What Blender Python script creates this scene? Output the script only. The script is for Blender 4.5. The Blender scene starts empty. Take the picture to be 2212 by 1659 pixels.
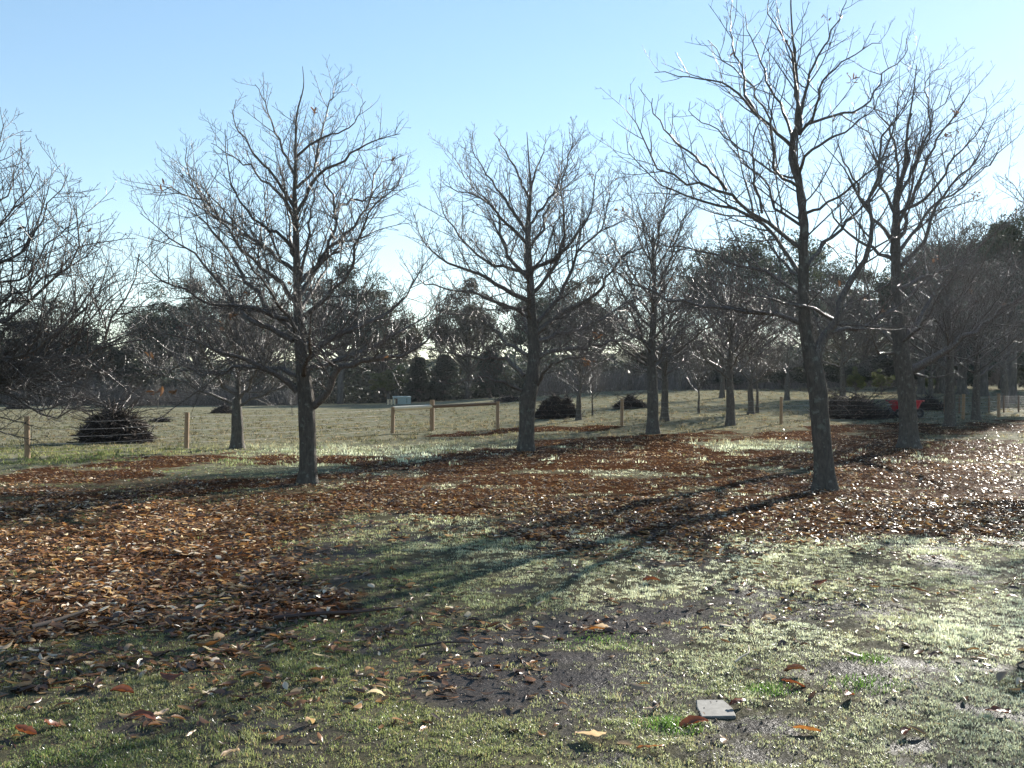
import bpy, math
import numpy as np
from mathutils import Vector
R_ = math.radians
scene = bpy.context.scene
COL = scene.collection

# ---------------------------------------------------------------- camera, sky, sun, exposure
CAM_H, FPX, CX, HY = 1.65, 2150.0, 1106.0, 845.0      # eye height; focal length and horizon of the 2212 px wide photo
cd = bpy.data.cameras.new("camera"); cam = bpy.data.objects.new("camera", cd); COL.objects.link(cam)
cam.location = (0, 0, CAM_H)
cam.rotation_euler = (R_(90) + math.atan((HY - 829.5) / FPX), 0, 0)
cd.sensor_width = 36; cd.lens = 36 * FPX / 2212; cd.clip_end = 3000; cd.clip_start = 0.05
scene.camera = cam

SUN_AZ, SUN_EL = R_(34), R_(21.5)                     # azimuth to the right of the view direction (+Y)
sdir = Vector((math.sin(SUN_AZ) * math.cos(SUN_EL), math.cos(SUN_AZ) * math.cos(SUN_EL), math.sin(SUN_EL)))
w = bpy.data.worlds.new("World"); scene.world = w; w.use_nodes = True
nt = w.node_tree; bg = nt.nodes['Background']
sky = nt.nodes.new('ShaderNodeTexSky'); sky.sky_type = 'NISHITA'; sky.sun_disc = False
sky.sun_elevation = SUN_EL; sky.sun_rotation = SUN_AZ
sky.altitude = 300; sky.air_density = 1.0; sky.dust_density = 0.05; sky.ozone_density = 1.0
gm = nt.nodes.new('ShaderNodeGamma'); gm.inputs[1].default_value = 0.72; nt.links.new(sky.outputs[0], gm.inputs[0])
hs = nt.nodes.new('ShaderNodeHueSaturation'); hs.inputs['Saturation'].default_value = 1.25; hs.inputs['Hue'].default_value = .497; nt.links.new(gm.outputs[0], hs.inputs['Color'])
nt.links.new(hs.outputs[0], bg.inputs[0]); bg.inputs[1].default_value = 0.105
ld = bpy.data.lights.new("sun", 'SUN'); ld.energy = 5.0; ld.angle = R_(0.5); ld.color = (1, 0.95, 0.86)
lo = bpy.data.objects.new("sun", ld); COL.objects.link(lo)
lo.rotation_euler = (-sdir).to_track_quat('-Z', 'Y').to_euler()
scene.view_settings.view_transform = 'Standard'; scene.view_settings.look = 'None'
scene.view_settings.exposure = 1.6; scene.view_settings.gamma = 1
scene.cycles.max_bounces = 8; scene.cycles.transparent_max_bounces = 8

# ---------------------------------------------------------------- numeric helpers
def sm(a, b, x):
    t = np.clip((np.asarray(x, float) - a) / (b - a), 0, 1); return t * t * (3 - 2 * t)
_H = np.random.default_rng(7).random((256, 256))
def vnoise(x, y):
    xi = np.floor(x).astype(int); yi = np.floor(y).astype(int); fx = x - xi; fy = y - yi
    fx = fx * fx * (3 - 2 * fx); fy = fy * fy * (3 - 2 * fy)
    a = _H[xi & 255, yi & 255]; b = _H[(xi + 1) & 255, yi & 255]; c = _H[xi & 255, (yi + 1) & 255]; d = _H[(xi + 1) & 255, (yi + 1) & 255]
    return (a * (1 - fx) + b * fx) * (1 - fy) + (c * (1 - fx) + d * fx) * fy
def fbm(x, y, o=4):
    s = 0; a = .5; n = 0
    for k in range(o):
        s = s + a * vnoise(x + 17.3 * k, y - 9.1 * k); n += a; x = x * 2.03; y = y * 2.03; a *= .5
    return s / n
def terrain(x, y):                                    # gentle rise to the far right, small bumps
    x = np.asarray(x, float); y = np.asarray(y, float)
    yy = np.maximum(y, 0); a = x / (yy + 10)
    z = 1.75 * sm(-.16, .14, a) * sm(15, 88, yy) + 4.5 * sm(.12, .5, a) * sm(70, 190, yy)
    z = z + 9.0 * sm(172, 240, yy)
    z = z + 0.10 * (fbm(x * .12, y * .12, 2) - .5) * sm(2, 12, yy)
    z = z + 0.05 * (fbm(x * .9 + 5, y * .9, 3) - .5)
    return z
def P(px, py):                                        # where the line of sight through a photo pixel meets the ground
    dx, dz = (px - CX) / FPX, (HY - py) / FPX
    t = np.arange(3.0, 400, .02); h = CAM_H + dz * t - terrain(dx * t, t)
    k = np.argmax(h < 0)
    if h[k] >= 0: k = len(t) - 1
    return float(dx * t[k]), float(t[k]), float(terrain(dx * t[k], t[k]))
def Q(px, d):                                         # ground point below a photo column at a given distance
    x = (px - CX) / FPX * d; return x, d, float(terrain(x, d))
def inside(x, y, poly):
    r = np.zeros(x.shape, bool); n = len(poly)
    for i in range(n):
        x1, y1 = poly[i]; x2, y2 = poly[(i + 1) % n]
        if y1 == y2: continue
        c = ((y1 > y) != (y2 > y)) & (x < (x2 - x1) * (y - y1) / (y2 - y1) + x1); r ^= c
    return r
def soft(x, y, polys, wob=.5, jit=.35, n=5):
    rg = np.random.default_rng(3); acc = 0
    wx = (fbm(x * .8, y * .8, 3) - .5) * 4 * wob; wy = (fbm(x * .8 + 40, y * .8 + 11, 3) - .5) * 4 * wob
    for k in range(n):
        jx, jy = rg.normal(0, jit, 2); m = np.zeros(x.shape, bool)
        for p in polys: m |= inside(x + wx + jx, y + wy + jy, p)
        acc = acc + m
    return acc / n
def gp(pts):
    return [P(a, b)[:2] for a, b in pts]

# ---------------------------------------------------------------- mesh helpers
def mesh_from(name, V, faces, attrs=None, smooth=True):
    """V (n,3); faces: list of int arrays (m,3)/(m,4); attrs {name: (n,) or (n,3)}"""
    me = bpy.data.meshes.new(name); V = np.ascontiguousarray(V, np.float32)
    me.vertices.add(len(V)); me.vertices.foreach_set('co', V.ravel())
    faces = [f for f in faces if len(f)]
    loops = np.concatenate([f.ravel() for f in faces]).astype(np.int32)
    tot = np.concatenate([np.full(len(f), f.shape[1]) for f in faces]).astype(np.int32)
    start = np.concatenate([[0], np.cumsum(tot)[:-1]]).astype(np.int32)
    me.loops.add(len(loops)); me.loops.foreach_set('vertex_index', loops)
    me.polygons.add(len(tot)); me.polygons.foreach_set('loop_start', start)
    try: me.polygons.foreach_set('loop_total', tot)
    except Exception: pass
    me.polygons.foreach_set('use_smooth', np.full(len(tot), smooth, bool))
    for k, v in (attrs or {}).items():
        v = np.asarray(v, np.float32)
        if v.ndim == 1:
            a = me.attributes.new(k, 'FLOAT', 'POINT'); a.data.foreach_set('value', v)
        else:
            a = me.attributes.new(k, 'FLOAT_COLOR', 'POINT')
            a.data.foreach_set('color', np.concatenate([v, np.ones((len(v), 1), np.float32)], 1).ravel())
    me.update(calc_edges=True); me.validate(); return me
def link(name, me, mat, parent=None):
    if mat and not me.materials: me.materials.append(mat)
    o = bpy.data.objects.new(name, me); COL.objects.link(o)
    if parent: o.parent = parent
    return o
def tag(o, label=None, cat=None, group=None, kind=None):
    for k, v in (('label', label), ('category', cat), ('group', group), ('kind', kind)):
        if v: o[k] = v
    return o
def empty(name, loc, label, cat, group=None, rz=0, s=1):
    o = bpy.data.objects.new(name, None); COL.objects.link(o); o.empty_display_size = .2
    o.location = loc; o.rotation_euler = (0, 0, rz); o.scale = (s, s, s)
    return tag(o, label, cat, group)
class MB:
    def __init__(s): s.V = []; s.F3 = []; s.F4 = []; s.n = 0; s.A = []
    def add(s, V, F, a=None):
        V = np.asarray(V, float).reshape(-1, 3); F = np.asarray(F, int)
        (s.F3 if F.shape[1] == 3 else s.F4).append(F + s.n); s.V.append(V); s.n += len(V)
        s.A.append(np.zeros((len(V), 3)) if a is None else np.broadcast_to(a, (len(V), 3)))
    def mesh(s, name, attr=None, smooth=True):
        fs = [np.concatenate(f) for f in (s.F3, s.F4) if f]
        return mesh_from(name, np.concatenate(s.V), fs, {attr: np.concatenate(s.A)} if attr else None, smooth)
    def tubes(s, Pn, Rn, S, cap=False, a=None):
        V, F = tube_arrays(Pn, Rn, S); s.add(V, F, a)
        if cap:
            N, K = Rn.shape; b = s.n - len(V)
            c = Pn[:, -1]; m = len(c); base = b + (np.arange(N) * K + K - 1) * S
            s.V.append(c); s.A.append(np.zeros((m, 3)) if a is None else np.broadcast_to(a, (m, 3)))
            ci = s.n + np.arange(m); s.n += m
            k = np.arange(S); tri = np.stack([base[:, None] + k, base[:, None] + (k + 1) % S, np.broadcast_to(ci[:, None], (m, S))], -1)
            s.F3.append(tri.reshape(-1, 3))
    def box(s, c, size, rz=0, bev=0, a=None):
        x, y, z = [v / 2 for v in size]
        q = [(-x, -y), (x, -y), (x, y), (-x, y)]
        if bev:
            b = bev; q = [(-x + b, -y), (x - b, -y), (x, -y + b), (x, y - b), (x - b, y), (-x + b, y), (-x, y - b), (-x, -y + b)]
        n = len(q); cs, sn = math.cos(rz), math.sin(rz)
        V = [(c[0] + u * cs - v * sn, c[1] + u * sn + v * cs, c[2] + zz) for zz in (-z, z) for u, v in q]
        s.add(V, [(i, (i + 1) % n, n + (i + 1) % n, n + i) for i in range(n)])
        b = s.n - 2 * n
        for i in range(1, n - 1):
            s.F3.append(np.array([[b, b + i + 1, b + i], [b + n, b + n + i, b + n + i + 1]]))
def nrm(v): return v / (np.linalg.norm(v, axis=-1, keepdims=True) + 1e-9)
def tube_arrays(Pn, Rn, S):
    N, K, _ = Pn.shape
    T = np.gradient(Pn, axis=1); T = nrm(T)
    ch = nrm(Pn[:, -1] - Pn[:, 0]); ref = np.zeros((N, 3)); ref[np.arange(N), np.argmin(np.abs(ch), 1)] = 1
    A = nrm(np.cross(T, ref[:, None, :])); B = np.cross(T, A)
    th = np.arange(S) / S * 2 * np.pi
    V = Pn[:, :, None, :] + Rn[:, :, None, None] * (A[:, :, None, :] * np.cos(th)[:, None] + B[:, :, None, :] * np.sin(th)[:, None])
    idx = np.arange(N * K * S).reshape(N, K, S)
    a = idx[:, :-1]; b = idx[:, 1:]
    F = np.stack([a, np.roll(a, -1, 2), np.roll(b, -1, 2), b], -1).reshape(-1, 4)
    return V.reshape(-1, 3), F
def resample(pts, K, extra=None):
    """Catmull-Rom through pts (n,D) to K evenly spaced samples"""
    p = np.asarray(pts, float); p = np.concatenate([[2 * p[0] - p[1]], p, [2 * p[-1] - p[-2]]])
    out = []
    for i in range(1, len(p) - 2):
        t = np.linspace(0, 1, 12, endpoint=False)[:, None]
        a, b, c, d = p[i - 1], p[i], p[i + 1], p[i + 2]
        out.append(.5 * ((2 * b) + (-a + c) * t + (2 * a - 5 * b + 4 * c - d) * t ** 2 + (-a + 3 * b - 3 * c + d) * t ** 3))
    out.append(p[-2][None]); q = np.concatenate(out)
    s = np.concatenate([[0], np.cumsum(np.linalg.norm(np.diff(q[:, :3], axis=0), axis=1))])
    u = np.linspace(0, s[-1], K)
    return np.stack([np.interp(u, s, q[:, j]) for j in range(q.shape[1])], 1)

# ---------------------------------------------------------------- materials
def newmat(name):
    m = bpy.data.materials.new(name); m.use_nodes = True; t = m.node_tree
    return m, t, t.nodes['Principled BSDF'], t.nodes['Material Output']
def N(t, typ, **kw):
    n = t.nodes.new(typ)
    for k, v in kw.items(): setattr(n, k, v)
    return n
def noise(t, scale, detail=4, rough=.6, vec=None, dist=0):
    n = N(t, 'ShaderNodeTexNoise'); n.inputs['Scale'].default_value = scale; n.inputs['Detail'].default_value = detail
    n.inputs['Roughness'].default_value = rough; n.inputs['Distortion'].default_value = dist
    if vec: t.links.new(vec, n.inputs['Vector'])
    return n.outputs['Fac']
def ramp(t, fac, stops):
    r = N(t, 'ShaderNodeValToRGB'); t.links.new(fac, r.inputs[0]); e = r.color_ramp.elements
    while len(e) < len(stops): e.new(.5)
    for i, (p, c) in enumerate(stops):
        e[i].position = p; e[i].color = (*c, 1) if hasattr(c, '__len__') else (c, c, c, 1)
    return r.outputs[0]
def mixc(t, f, a, b, mode='MIX'):
    n = N(t, 'ShaderNodeMix', data_type='RGBA', blend_type=mode)
    for s, v in ((n.inputs[0], f), (n.inputs[6], a), (n.inputs[7], b)):
        if isinstance(v, bpy.types.NodeSocket): t.links.new(v, s)
        elif hasattr(v, '__len__'): s.default_value = (*v, 1)
        else: s.default_value = v
    return n.outputs[2]
def math_(t, op, a, b=None):
    n = N(t, 'ShaderNodeMath', operation=op)
    for s, v in ((n.inputs[0], a), (n.inputs[1], b)):
        if v is None: continue
        if isinstance(v, bpy.types.NodeSocket): t.links.new(v, s)
        else: s.default_value = v
    return n.outputs[0]
def bump(t, h, strength, dist, nrm_in=None):
    b = N(t, 'ShaderNodeBump'); b.inputs['Strength'].default_value = strength; b.inputs['Distance'].default_value = dist
    t.links.new(h, b.inputs['Height'])
    if nrm_in: t.links.new(nrm_in, b.inputs['Normal'])
    return b.outputs[0]
def objco(t): return N(t, 'ShaderNodeTexCoord').outputs['Object']
def attr(t, name): return N(t, 'ShaderNodeAttribute', attribute_name=name)

def bark(name, dark, mid, pale, lich=.55, scale=1.0, rough=.45, gloss=.025):
    m, t, p, o = newmat(name); oc = objco(t)
    mp = N(t, 'ShaderNodeMapping'); mp.inputs['Scale'].default_value = (7 * scale, 7 * scale, 2.2 * scale); t.links.new(oc, mp.inputs[0])
    n1 = noise(t, 3, 6, .7, mp.outputs[0]); c = ramp(t, n1, [(.3, dark), (.55, mid), (.8, pale)])
    n2 = noise(t, 9 * scale, 5, .65, oc); l = ramp(t, n2, [(lich, 0), (lich + .06, 1)])
    n3 = noise(t, 2.5, 3, .5, oc); col = mixc(t, math_(t, 'MULTIPLY', l, .6), c, ramp(t, n3, [(.35, (.13, .155, .125)), (.65, (.22, .22, .19))]))
    n4 = noise(t, 26 * scale, 4, .7, oc); h = math_(t, 'ADD', n1, math_(t, 'MULTIPLY', n4, .4))
    bn = bump(t, h, 1.0, .05); t.nodes.remove(p)
    d = N(t, 'ShaderNodeBsdfDiffuse'); t.links.new(col, d.inputs[0]); t.links.new(bn, d.inputs['Normal'])
    g = N(t, 'ShaderNodeBsdfGlossy'); g.inputs['Roughness'].default_value = rough; t.links.new(bn, g.inputs['Normal'])
    mx = N(t, 'ShaderNodeMixShader'); mx.inputs[0].default_value = gloss
    t.links.new(d.outputs[0], mx.inputs[1]); t.links.new(g.outputs[0], mx.inputs[2]); t.links.new(mx.outputs[0], o.inputs[0])
    return m
M_bark = bark('trunk_bark', (.045, .038, .032), (.095, .082, .069), (.16, .14, .118), .57)
M_twig = bark('branch_bark', (.045, .035, .029), (.095, .076, .063), (.18, .15, .12), .58, 1.6, .27, .11)
M_gumbark = bark('gum_bark', (.04, .035, .03), (.10, .09, .08), (.22, .20, .18), .7, .3, .7)

def leafmat(name, trans=.35, rough=.35, gloss=.05, tboost=1.6):
    m, t, p, o = newmat(name); a = attr(t, 'tint').outputs['Color']; t.nodes.remove(p)
    d = N(t, 'ShaderNodeBsdfDiffuse'); t.links.new(a, d.inputs[0])
    tr = N(t, 'ShaderNodeBsdfTranslucent'); t.links.new(mixc(t, 1.0, a, (tboost, tboost, tboost * .8), 'MULTIPLY'), tr.inputs[0])
    mx = N(t, 'ShaderNodeMixShader'); mx.inputs[0].default_value = trans
    t.links.new(d.outputs[0], mx.inputs[1]); t.links.new(tr.outputs[0], mx.inputs[2])
    g = N(t, 'ShaderNodeBsdfGlossy'); g.inputs['Roughness'].default_value = rough; g.inputs[0].default_value = (1, 1, 1, 1)
    m2 = N(t, 'ShaderNodeMixShader'); m2.inputs[0].default_value = gloss
    t.links.new(mx.outputs[0], m2.inputs[1]); t.links.new(g.outputs[0], m2.inputs[2]); t.links.new(m2.outputs[0], o.inputs[0])
    return m
M_leaf = leafmat('dry_leaf', .28, .32, .04, 1.5)
M_grass = leafmat('grass_blade', .45, .34, .05, 1.7)
M_pasture = leafmat('pasture_blade', .40, .5, .006, 1.5)
M_foliage = leafmat('gum_foliage', .25, .45, .04, 1.3)
M_stick = leafmat('dead_stick', 0.0, .45, .03)

def wood(name, a, b, rough=.6, coat=0):
    m, t, p, o = newmat(name); oc = objco(t)
    mp = N(t, 'ShaderNodeMapping'); mp.inputs['Scale'].default_value = (9, 9, 1.2); t.links.new(oc, mp.inputs[0])
    n1 = noise(t, 6, 5, .7, mp.outputs[0]); t.links.new(ramp(t, n1, [(.3, a), (.7, b)]), p.inputs['Base Color'])
    p.inputs['Roughness'].default_value = rough; t.links.new(bump(t, n1, .5, .01), p.inputs['Normal']); p.inputs['Coat Weight'].default_value = coat; p.inputs['Coat Roughness'].default_value = .12; return m
M_post = wood('treated_pine', (.19, .115, .058), (.33, .21, .115))
M_rail = wood('pale_rail', (.62, .48, .30), (.80, .66, .46), .28, .8)
M_rail2 = wood('brown_rail', (.09, .05, .025), (.16, .09, .045))
def plain(name, col, rough=.5, metal=0, nz=.15, sc=12):
    m, t, p, o = newmat(name); n = noise(t, sc, 4, .6, objco(t))
    d = tuple(c * (1 - nz * 2) for c in col); t.links.new(ramp(t, n, [(.3, d), (.7, col)]), p.inputs['Base Color'])
    p.inputs['Roughness'].default_value = rough; p.inputs['Metallic'].default_value = metal; return m
M_wire = plain('galvanised_wire', (.30, .30, .31), .55, .5)
M_red = plain('red_plastic', (.62, .03, .045), .4)
M_black = plain('black_rubber', (.02, .02, .022), .6)
M_pale = plain('pale_sheet_metal', (.34, .40, .36), .7)
M_dark = plain('dark_opening', (.05, .045, .04), .8)
M_slab = plain('stone_slab', (.21, .20, .18), .9, 0, .22, 30)

# ---------------------------------------------------------------- ground masks
LIT = [gp([(-600,1062),(0,1024),(180,1000),(330,986),(520,976),(700,986),(850,992),(1000,972),(1130,953),(1250,946),(1400,939),(1560,930),(1720,926),(1850,918),(2212,908),(2900,905),
           (2900,1130),(2212,1150),(2000,1155),(1800,1163),(1600,1165),(1530,1168),(1400,1178),(1250,1200),(1120,1195),(1095,1122),(900,1116),(700,1122),(600,1140),(560,1180),(560,1230),
           (620,1268),(740,1300),(760,1325),(600,1345),(450,1358),(300,1390),(0,1412),(-600,1450)]),
       gp([(880,945),(1000,931),(1120,922),(1340,920),(1345,932),(1120,936),(1000,943)])]
GR = [gp([(330,1012),(500,1003),(640,1005),(800,1006),(700,1026),(520,1033),(340,1036)]),
      gp([(1470,957),(1600,950),(1745,952),(1745,971),(1560,976)]), gp([(-60,1078),(60,1072),(70,1090),(-60,1096)])]
GRH = [gp([(1180,1022),(1500,1015),(1580,1030),(1400,1044),(1200,1042)]), gp([(1950,942),(2300,936),(2300,950),(1950,956)])]
SP = [gp([(-300,1400),(0,1405),(300,1360),(760,1300),(900,1390),(640,1490),(300,1540),(-300,1640)]),
      gp([(1050,1190),(1450,1170),(1850,1160),(1900,1190),(1450,1215),(1100,1225)])]
SOIL = [gp([(560,1178),(800,1168),(810,1205),(620,1222)]),
        gp([(900,1375),(1100,1322),(1350,1292),(1560,1290),(1545,1335),(1450,1378),(1200,1398),(1000,1408)]),
        gp([(860,1425),(1200,1405),(1450,1412),(1500,1440),(1425,1495),(1200,1545),(1000,1550),(850,1500)]),
        gp([(400,1560),(700,1545),(760,1610),(480,1640)]), gp([(1640,1310),(1900,1300),(1930,1335),(1700,1345)]),
        gp([(1740,1440),(1860,1425),(1990,1480),(1900,1500),(1780,1490)]), gp([(1380,1565),(1500,1570),(1640,1640),(1700,1660),(1450,1640)])]
def litter_at(x, y):
    m = soft(x, y, LIT, .45, .38, 7) * (1 - soft(x, y, GR, .2, .2)) * (1 - .55 * soft(x, y, GRH, .3, .3))
    m = m * (.45 + .75 * sm(.3, .6, fbm(x * .9 + 3, y * .9 + 8, 3)))
    return np.clip(m, 0, 1)
def sparse_at(x, y): return soft(x, y, SP, .5, .7, 7)
def soil_at(x, y):
    m = soft(x, y, SOIL, .12, .10)
    n = fbm(x * 2.2 + 9, y * 2.2 + 2, 4)
    m = np.maximum(m * sm(.18, .36, fbm(x * 5 + 1, y * 5 + 2, 3) + .12), .85 * sm(.60, .70, n) * (y < 14))
    return np.clip(m, 0, 1)

# ---------------------------------------------------------------- the ground sheet
nx, ny = 760, 760
u = np.linspace(-1, 1, nx); xs = 1.6 * np.sinh(7.0 * u) / np.sinh(7.0) * 500 / 1.6
xs = 500 * np.sinh(6.2 * u) / np.sinh(6.2)
v = np.linspace(-.55, 1, ny); ys = 9 + 640 * np.sinh(6.0 * v) / np.sinh(6.0)
X, Y = np.meshgrid(xs, ys, indexing='ij'); X = X.ravel(); Y = Y.ravel()
Z = terrain(X, Y)
lit = litter_at(X, Y); soi = soil_at(X, Y) * (1 - lit)
def rough_(x, y, l): return (1 - .6 * soil_at(x, y)) * (.034 * (fbm(x * 4.5, y * 4.5, 4) - .5) + .012 * (fbm(x * 13, y * 13 + 5, 2) - .5)) * (1 - sm(30, 60, y)) + .020 * l * fbm(x * 2.1 + 4, y * 2.1, 3) * (y < 60)
Z = Z + rough_(X, Y, lit)
Z_extra = lambda x, y: rough_(x, y, litter_at(x, y))
I = np.arange(nx * ny).reshape(nx, ny)
F = np.stack([I[:-1, :-1], I[1:, :-1], I[1:, 1:], I[:-1, 1:]], -1).reshape(-1, 4)
me = mesh_from('ground', np.stack([X, Y, Z], 1), [F], {'litter': lit, 'soil': soi, 'thatch': 1 - sm(13, 26, Y)})
m, t, p, o = newmat('ground'); oc = objco(t)
def mp_(s):
    n = N(t, 'ShaderNodeMapping'); n.inputs['Scale'].default_value = s; t.links.new(oc, n.inputs[0]); return n.outputs[0]
nA = noise(t, .35, 5, .6, oc); nB = noise(t, 3.0, 6, .75, oc); nC = noise(t, 38, 4, .7, oc); nD = noise(t, 11, 5, .7, oc)
g1 = ramp(t, nB, [(.32, (.072, .072, .042)), (.48, (.148, .145, .098)), (.66, (.25, .24, .175))])
g2 = ramp(t, nA, [(.35, (.80, .82, .80)), (.65, (1.08, 1.02, 1.0))])
grass = mixc(t, 1.0, g1, g2, 'MULTIPLY')
spots = ramp(t, noise(t, 5, 4, .7, oc), [(.57, 0), (.63, 1)]); grass = mixc(t, math_(t, 'MULTIPLY', spots, .75), grass, (.045, .038, .024))
grass = mixc(t, ramp(t, noise(t, .9, 4, .6, mp_((.35, 1.6, 1))), [(.60, 0), (.72, .55)]), grass, (.13, .075, .04))
soilc = ramp(t, nC, [(.3, (.018, .0145, .0125)), (.7, (.046, .037, .032))])
litc = ramp(t, noise(t, 30, 5, .8, mp_((1, 1, 1))), [(.36, (.012, .008, .006)), (.52, (.050, .022, .010)), (.66, (.12, .05, .018)), (.78, (.24, .13, .06))])
grass = mixc(t, math_(t, 'MULTIPLY', attr(t, 'thatch').outputs['Fac'], .8), grass, ramp(t, nD, [(.35, (.028, .024, .016)), (.65, (.075, .066, .040))]))
aL = attr(t, 'litter').outputs['Fac']; aS = attr(t, 'soil').outputs['Fac']
c = mixc(t, aS, grass, soilc)
lm = ramp(t, math_(t, 'ADD', aL, math_(t, 'MULTIPLY', math_(t, 'SUBTRACT', nD, .5), .9)), [(.36, 0), (.60, 1)])
c = mixc(t, lm, c, litc); t.links.new(c, p.inputs['Base Color'])
h = math_(t, 'ADD', math_(t, 'MULTIPLY', nC, .4), nD); bn = bump(t, h, .7, .022)
t.links.remove(p.inputs['Base Color'].links[0]); t.nodes.remove(p)
d = N(t, 'ShaderNodeBsdfDiffuse'); t.links.new(c, d.inputs[0]); t.links.new(bn, d.inputs['Normal'])
g = N(t, 'ShaderNodeBsdfGlossy'); g.inputs['Roughness'].default_value = .38; t.links.new(bn, g.inputs['Normal'])
mx = N(t, 'ShaderNodeMixShader'); t.links.new(math_(t, 'ADD', math_(t, 'MULTIPLY', aS, .045), .008), mx.inputs[0])
t.links.new(d.outputs[0], mx.inputs[1]); t.links.new(g.outputs[0], mx.inputs[2]); t.links.new(mx.outputs[0], o.inputs[0])
tag(link('ground', me, m), kind='structure')

# ---------------------------------------------------------------- fallen leaves and grass (ground cover)
def leaf_grid(rg, n, nu, nv):
    """n curled lance leaves of unit length, local coordinates (n, nu*nv, 3)"""
    uu, vv = np.meshgrid(np.linspace(0, 1, nu), np.linspace(-1, 1, nv), indexing='ij'); uu = uu.ravel()[None]; vv = vv.ravel()[None]
    wid = (np.sin(np.pi * np.clip(uu * .96 + .02, 0, 1)) ** .75) * (rg.uniform(.11, .32, (n, 1)))
    bend = rg.normal(0, .75, (n, 1)); curl = rg.uniform(.2, 1.3, (n, 1)) * np.sign(rg.normal(.4, 1, (n, 1))); sway = rg.normal(0, .25, (n, 1))
    a = bend * (uu - .5)
    x = np.where(abs(bend) > .05, np.sin(a) / np.where(abs(bend) > .05, bend, 1), uu - .5); z = (1 - np.cos(a)) / np.where(abs(bend) > .05, bend, 1)
    th = vv * curl * 1.3; y = np.sin(th) / (curl * 1.3) * wid; z = z + (1 - np.cos(th)) / (curl * 1.3) * wid
    y = y + sway * (uu - .5) ** 2 + .10 * vv * wid * np.sin(uu * 21 + bend * 4); x = x + 0 * vv
    return np.stack([np.broadcast_to(x, y.shape), y, z], -1)
def rot_euler(rg, n, tilt):
    az = rg.uniform(0, 2 * np.pi, n); ti = np.minimum(np.abs(rg.normal(0, tilt, n)), 2 * tilt); ta = rg.uniform(0, 2 * np.pi, n)
    ca, sa = np.cos(az), np.sin(az); z0 = np.zeros(n); o1 = np.ones(n)
    Rz = np.stack([ca, -sa, z0, sa, ca, z0, z0, z0, o1], 1).reshape(n, 3, 3)
    k = np.stack([np.cos(ta), np.sin(ta), z0], 1); c, s = np.cos(ti), np.sin(ti)
    K = np.zeros((n, 3, 3)); K[:, 0, 2] = k[:, 1]; K[:, 1, 2] = -k[:, 0]; K[:, 2, 0] = -k[:, 1]; K[:, 2, 1] = k[:, 0]
    Rt = np.eye(3)[None] + s[:, None, None] * K + (1 - c)[:, None, None] * (K @ K)
    return Rt @ Rz
LCOL = np.array([(.25, .120, .050), (.36, .20, .085), (.17, .088, .048), (.10, .052, .031), (.46, .31, .17), (.66, .55, .42), (.060, .038, .028), (.30, .21, .14)])
LPRO = np.array([.14, .08, .19, .20, .09, .06, .18, .06])
def scatter_leaves(name, rg, x, y, size, nu, nv, tilt, lift):
    n = len(x); L = leaf_grid(rg, n, nu, nv); Rm = rot_euler(rg, n, tilt); s = size * rg.uniform(.35, 1.45, n)
    V = np.einsum('nij,nkj->nki', Rm, L) * s[:, None, None]
    V[:, :, 2] -= V[:, :, 2].min(1)[:, None] * .8
    V += np.stack([x, y, terrain(x, y) + Z_extra(x, y) + rg.uniform(-.2, 1, n) * lift], 1)[:, None, :]
    col = LCOL[rg.choice(len(LCOL), n, p=LPRO)] * rg.uniform(.75, 1.3, (n, 1))
    patch = fbm(x * .35 + 20, y * .35, 3)[:, None]; col = col * (.75 + .5 * sm(.35, .65, patch))
    g = np.arange(nu * nv).reshape(nu, nv); f = np.stack([g[:-1, :-1], g[1:, :-1], g[1:, 1:], g[:-1, 1:]], -1).reshape(-1, 4)
    F = (np.arange(n)[:, None, None] * (nu * nv) + f[None]).reshape(-1, 4)
    return V.reshape(-1, 3), F, np.repeat(col, nu * nv, 0)
def field(rg, n, d0, d1, power, spread=.58):
    """random points in the view wedge (a little wider), density falling as d**-power"""
    uu = rg.random(n); e = 2 - power
    d = (d0 ** e + uu * (d1 ** e - d0 ** e)) ** (1 / e) if abs(e) > 1e-6 else d0 * (d1 / d0) ** uu
    return rg.uniform(-spread, spread, n) * d * 1.15, d
rg = np.random.default_rng(11)
mb = MB()
for (n, d0, d1, pw, nu, nv) in ((200000, 4.6, 15, .6, 5, 3), (270000, 14, 42, 1.4, 3, 2)):
    x, y = field(rg, n, d0, d1, pw)
    pr = litter_at(x, y) ** 1.2 * (.16 + .80 * sm(.36, .62, fbm(x * 1.8 + 9, y * 1.8, 4))) + .45 * sparse_at(x, y) * sm(.38, .62, fbm(x * 2, y * 2 + 3, 3)) + (.006 + .04 * (fbm(x * 1.3, y * 1.3, 2) > .6)) * (y < 40)
    k = rg.random(n) < pr; x, y = x[k], y[k]
    V, F, A = scatter_leaves('l', rg, x, y, .077, nu, nv, .24, .022); mb.add(V, F, 0)
    mb.A[-1] = A
me = mb.mesh('leaf_litter', 'tint')
tag(link('leaf_litter', me, M_leaf), 'brown and orange fallen chestnut leaves carpeting the ground under the trees', 'leaf litter', kind='stuff')

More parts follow.
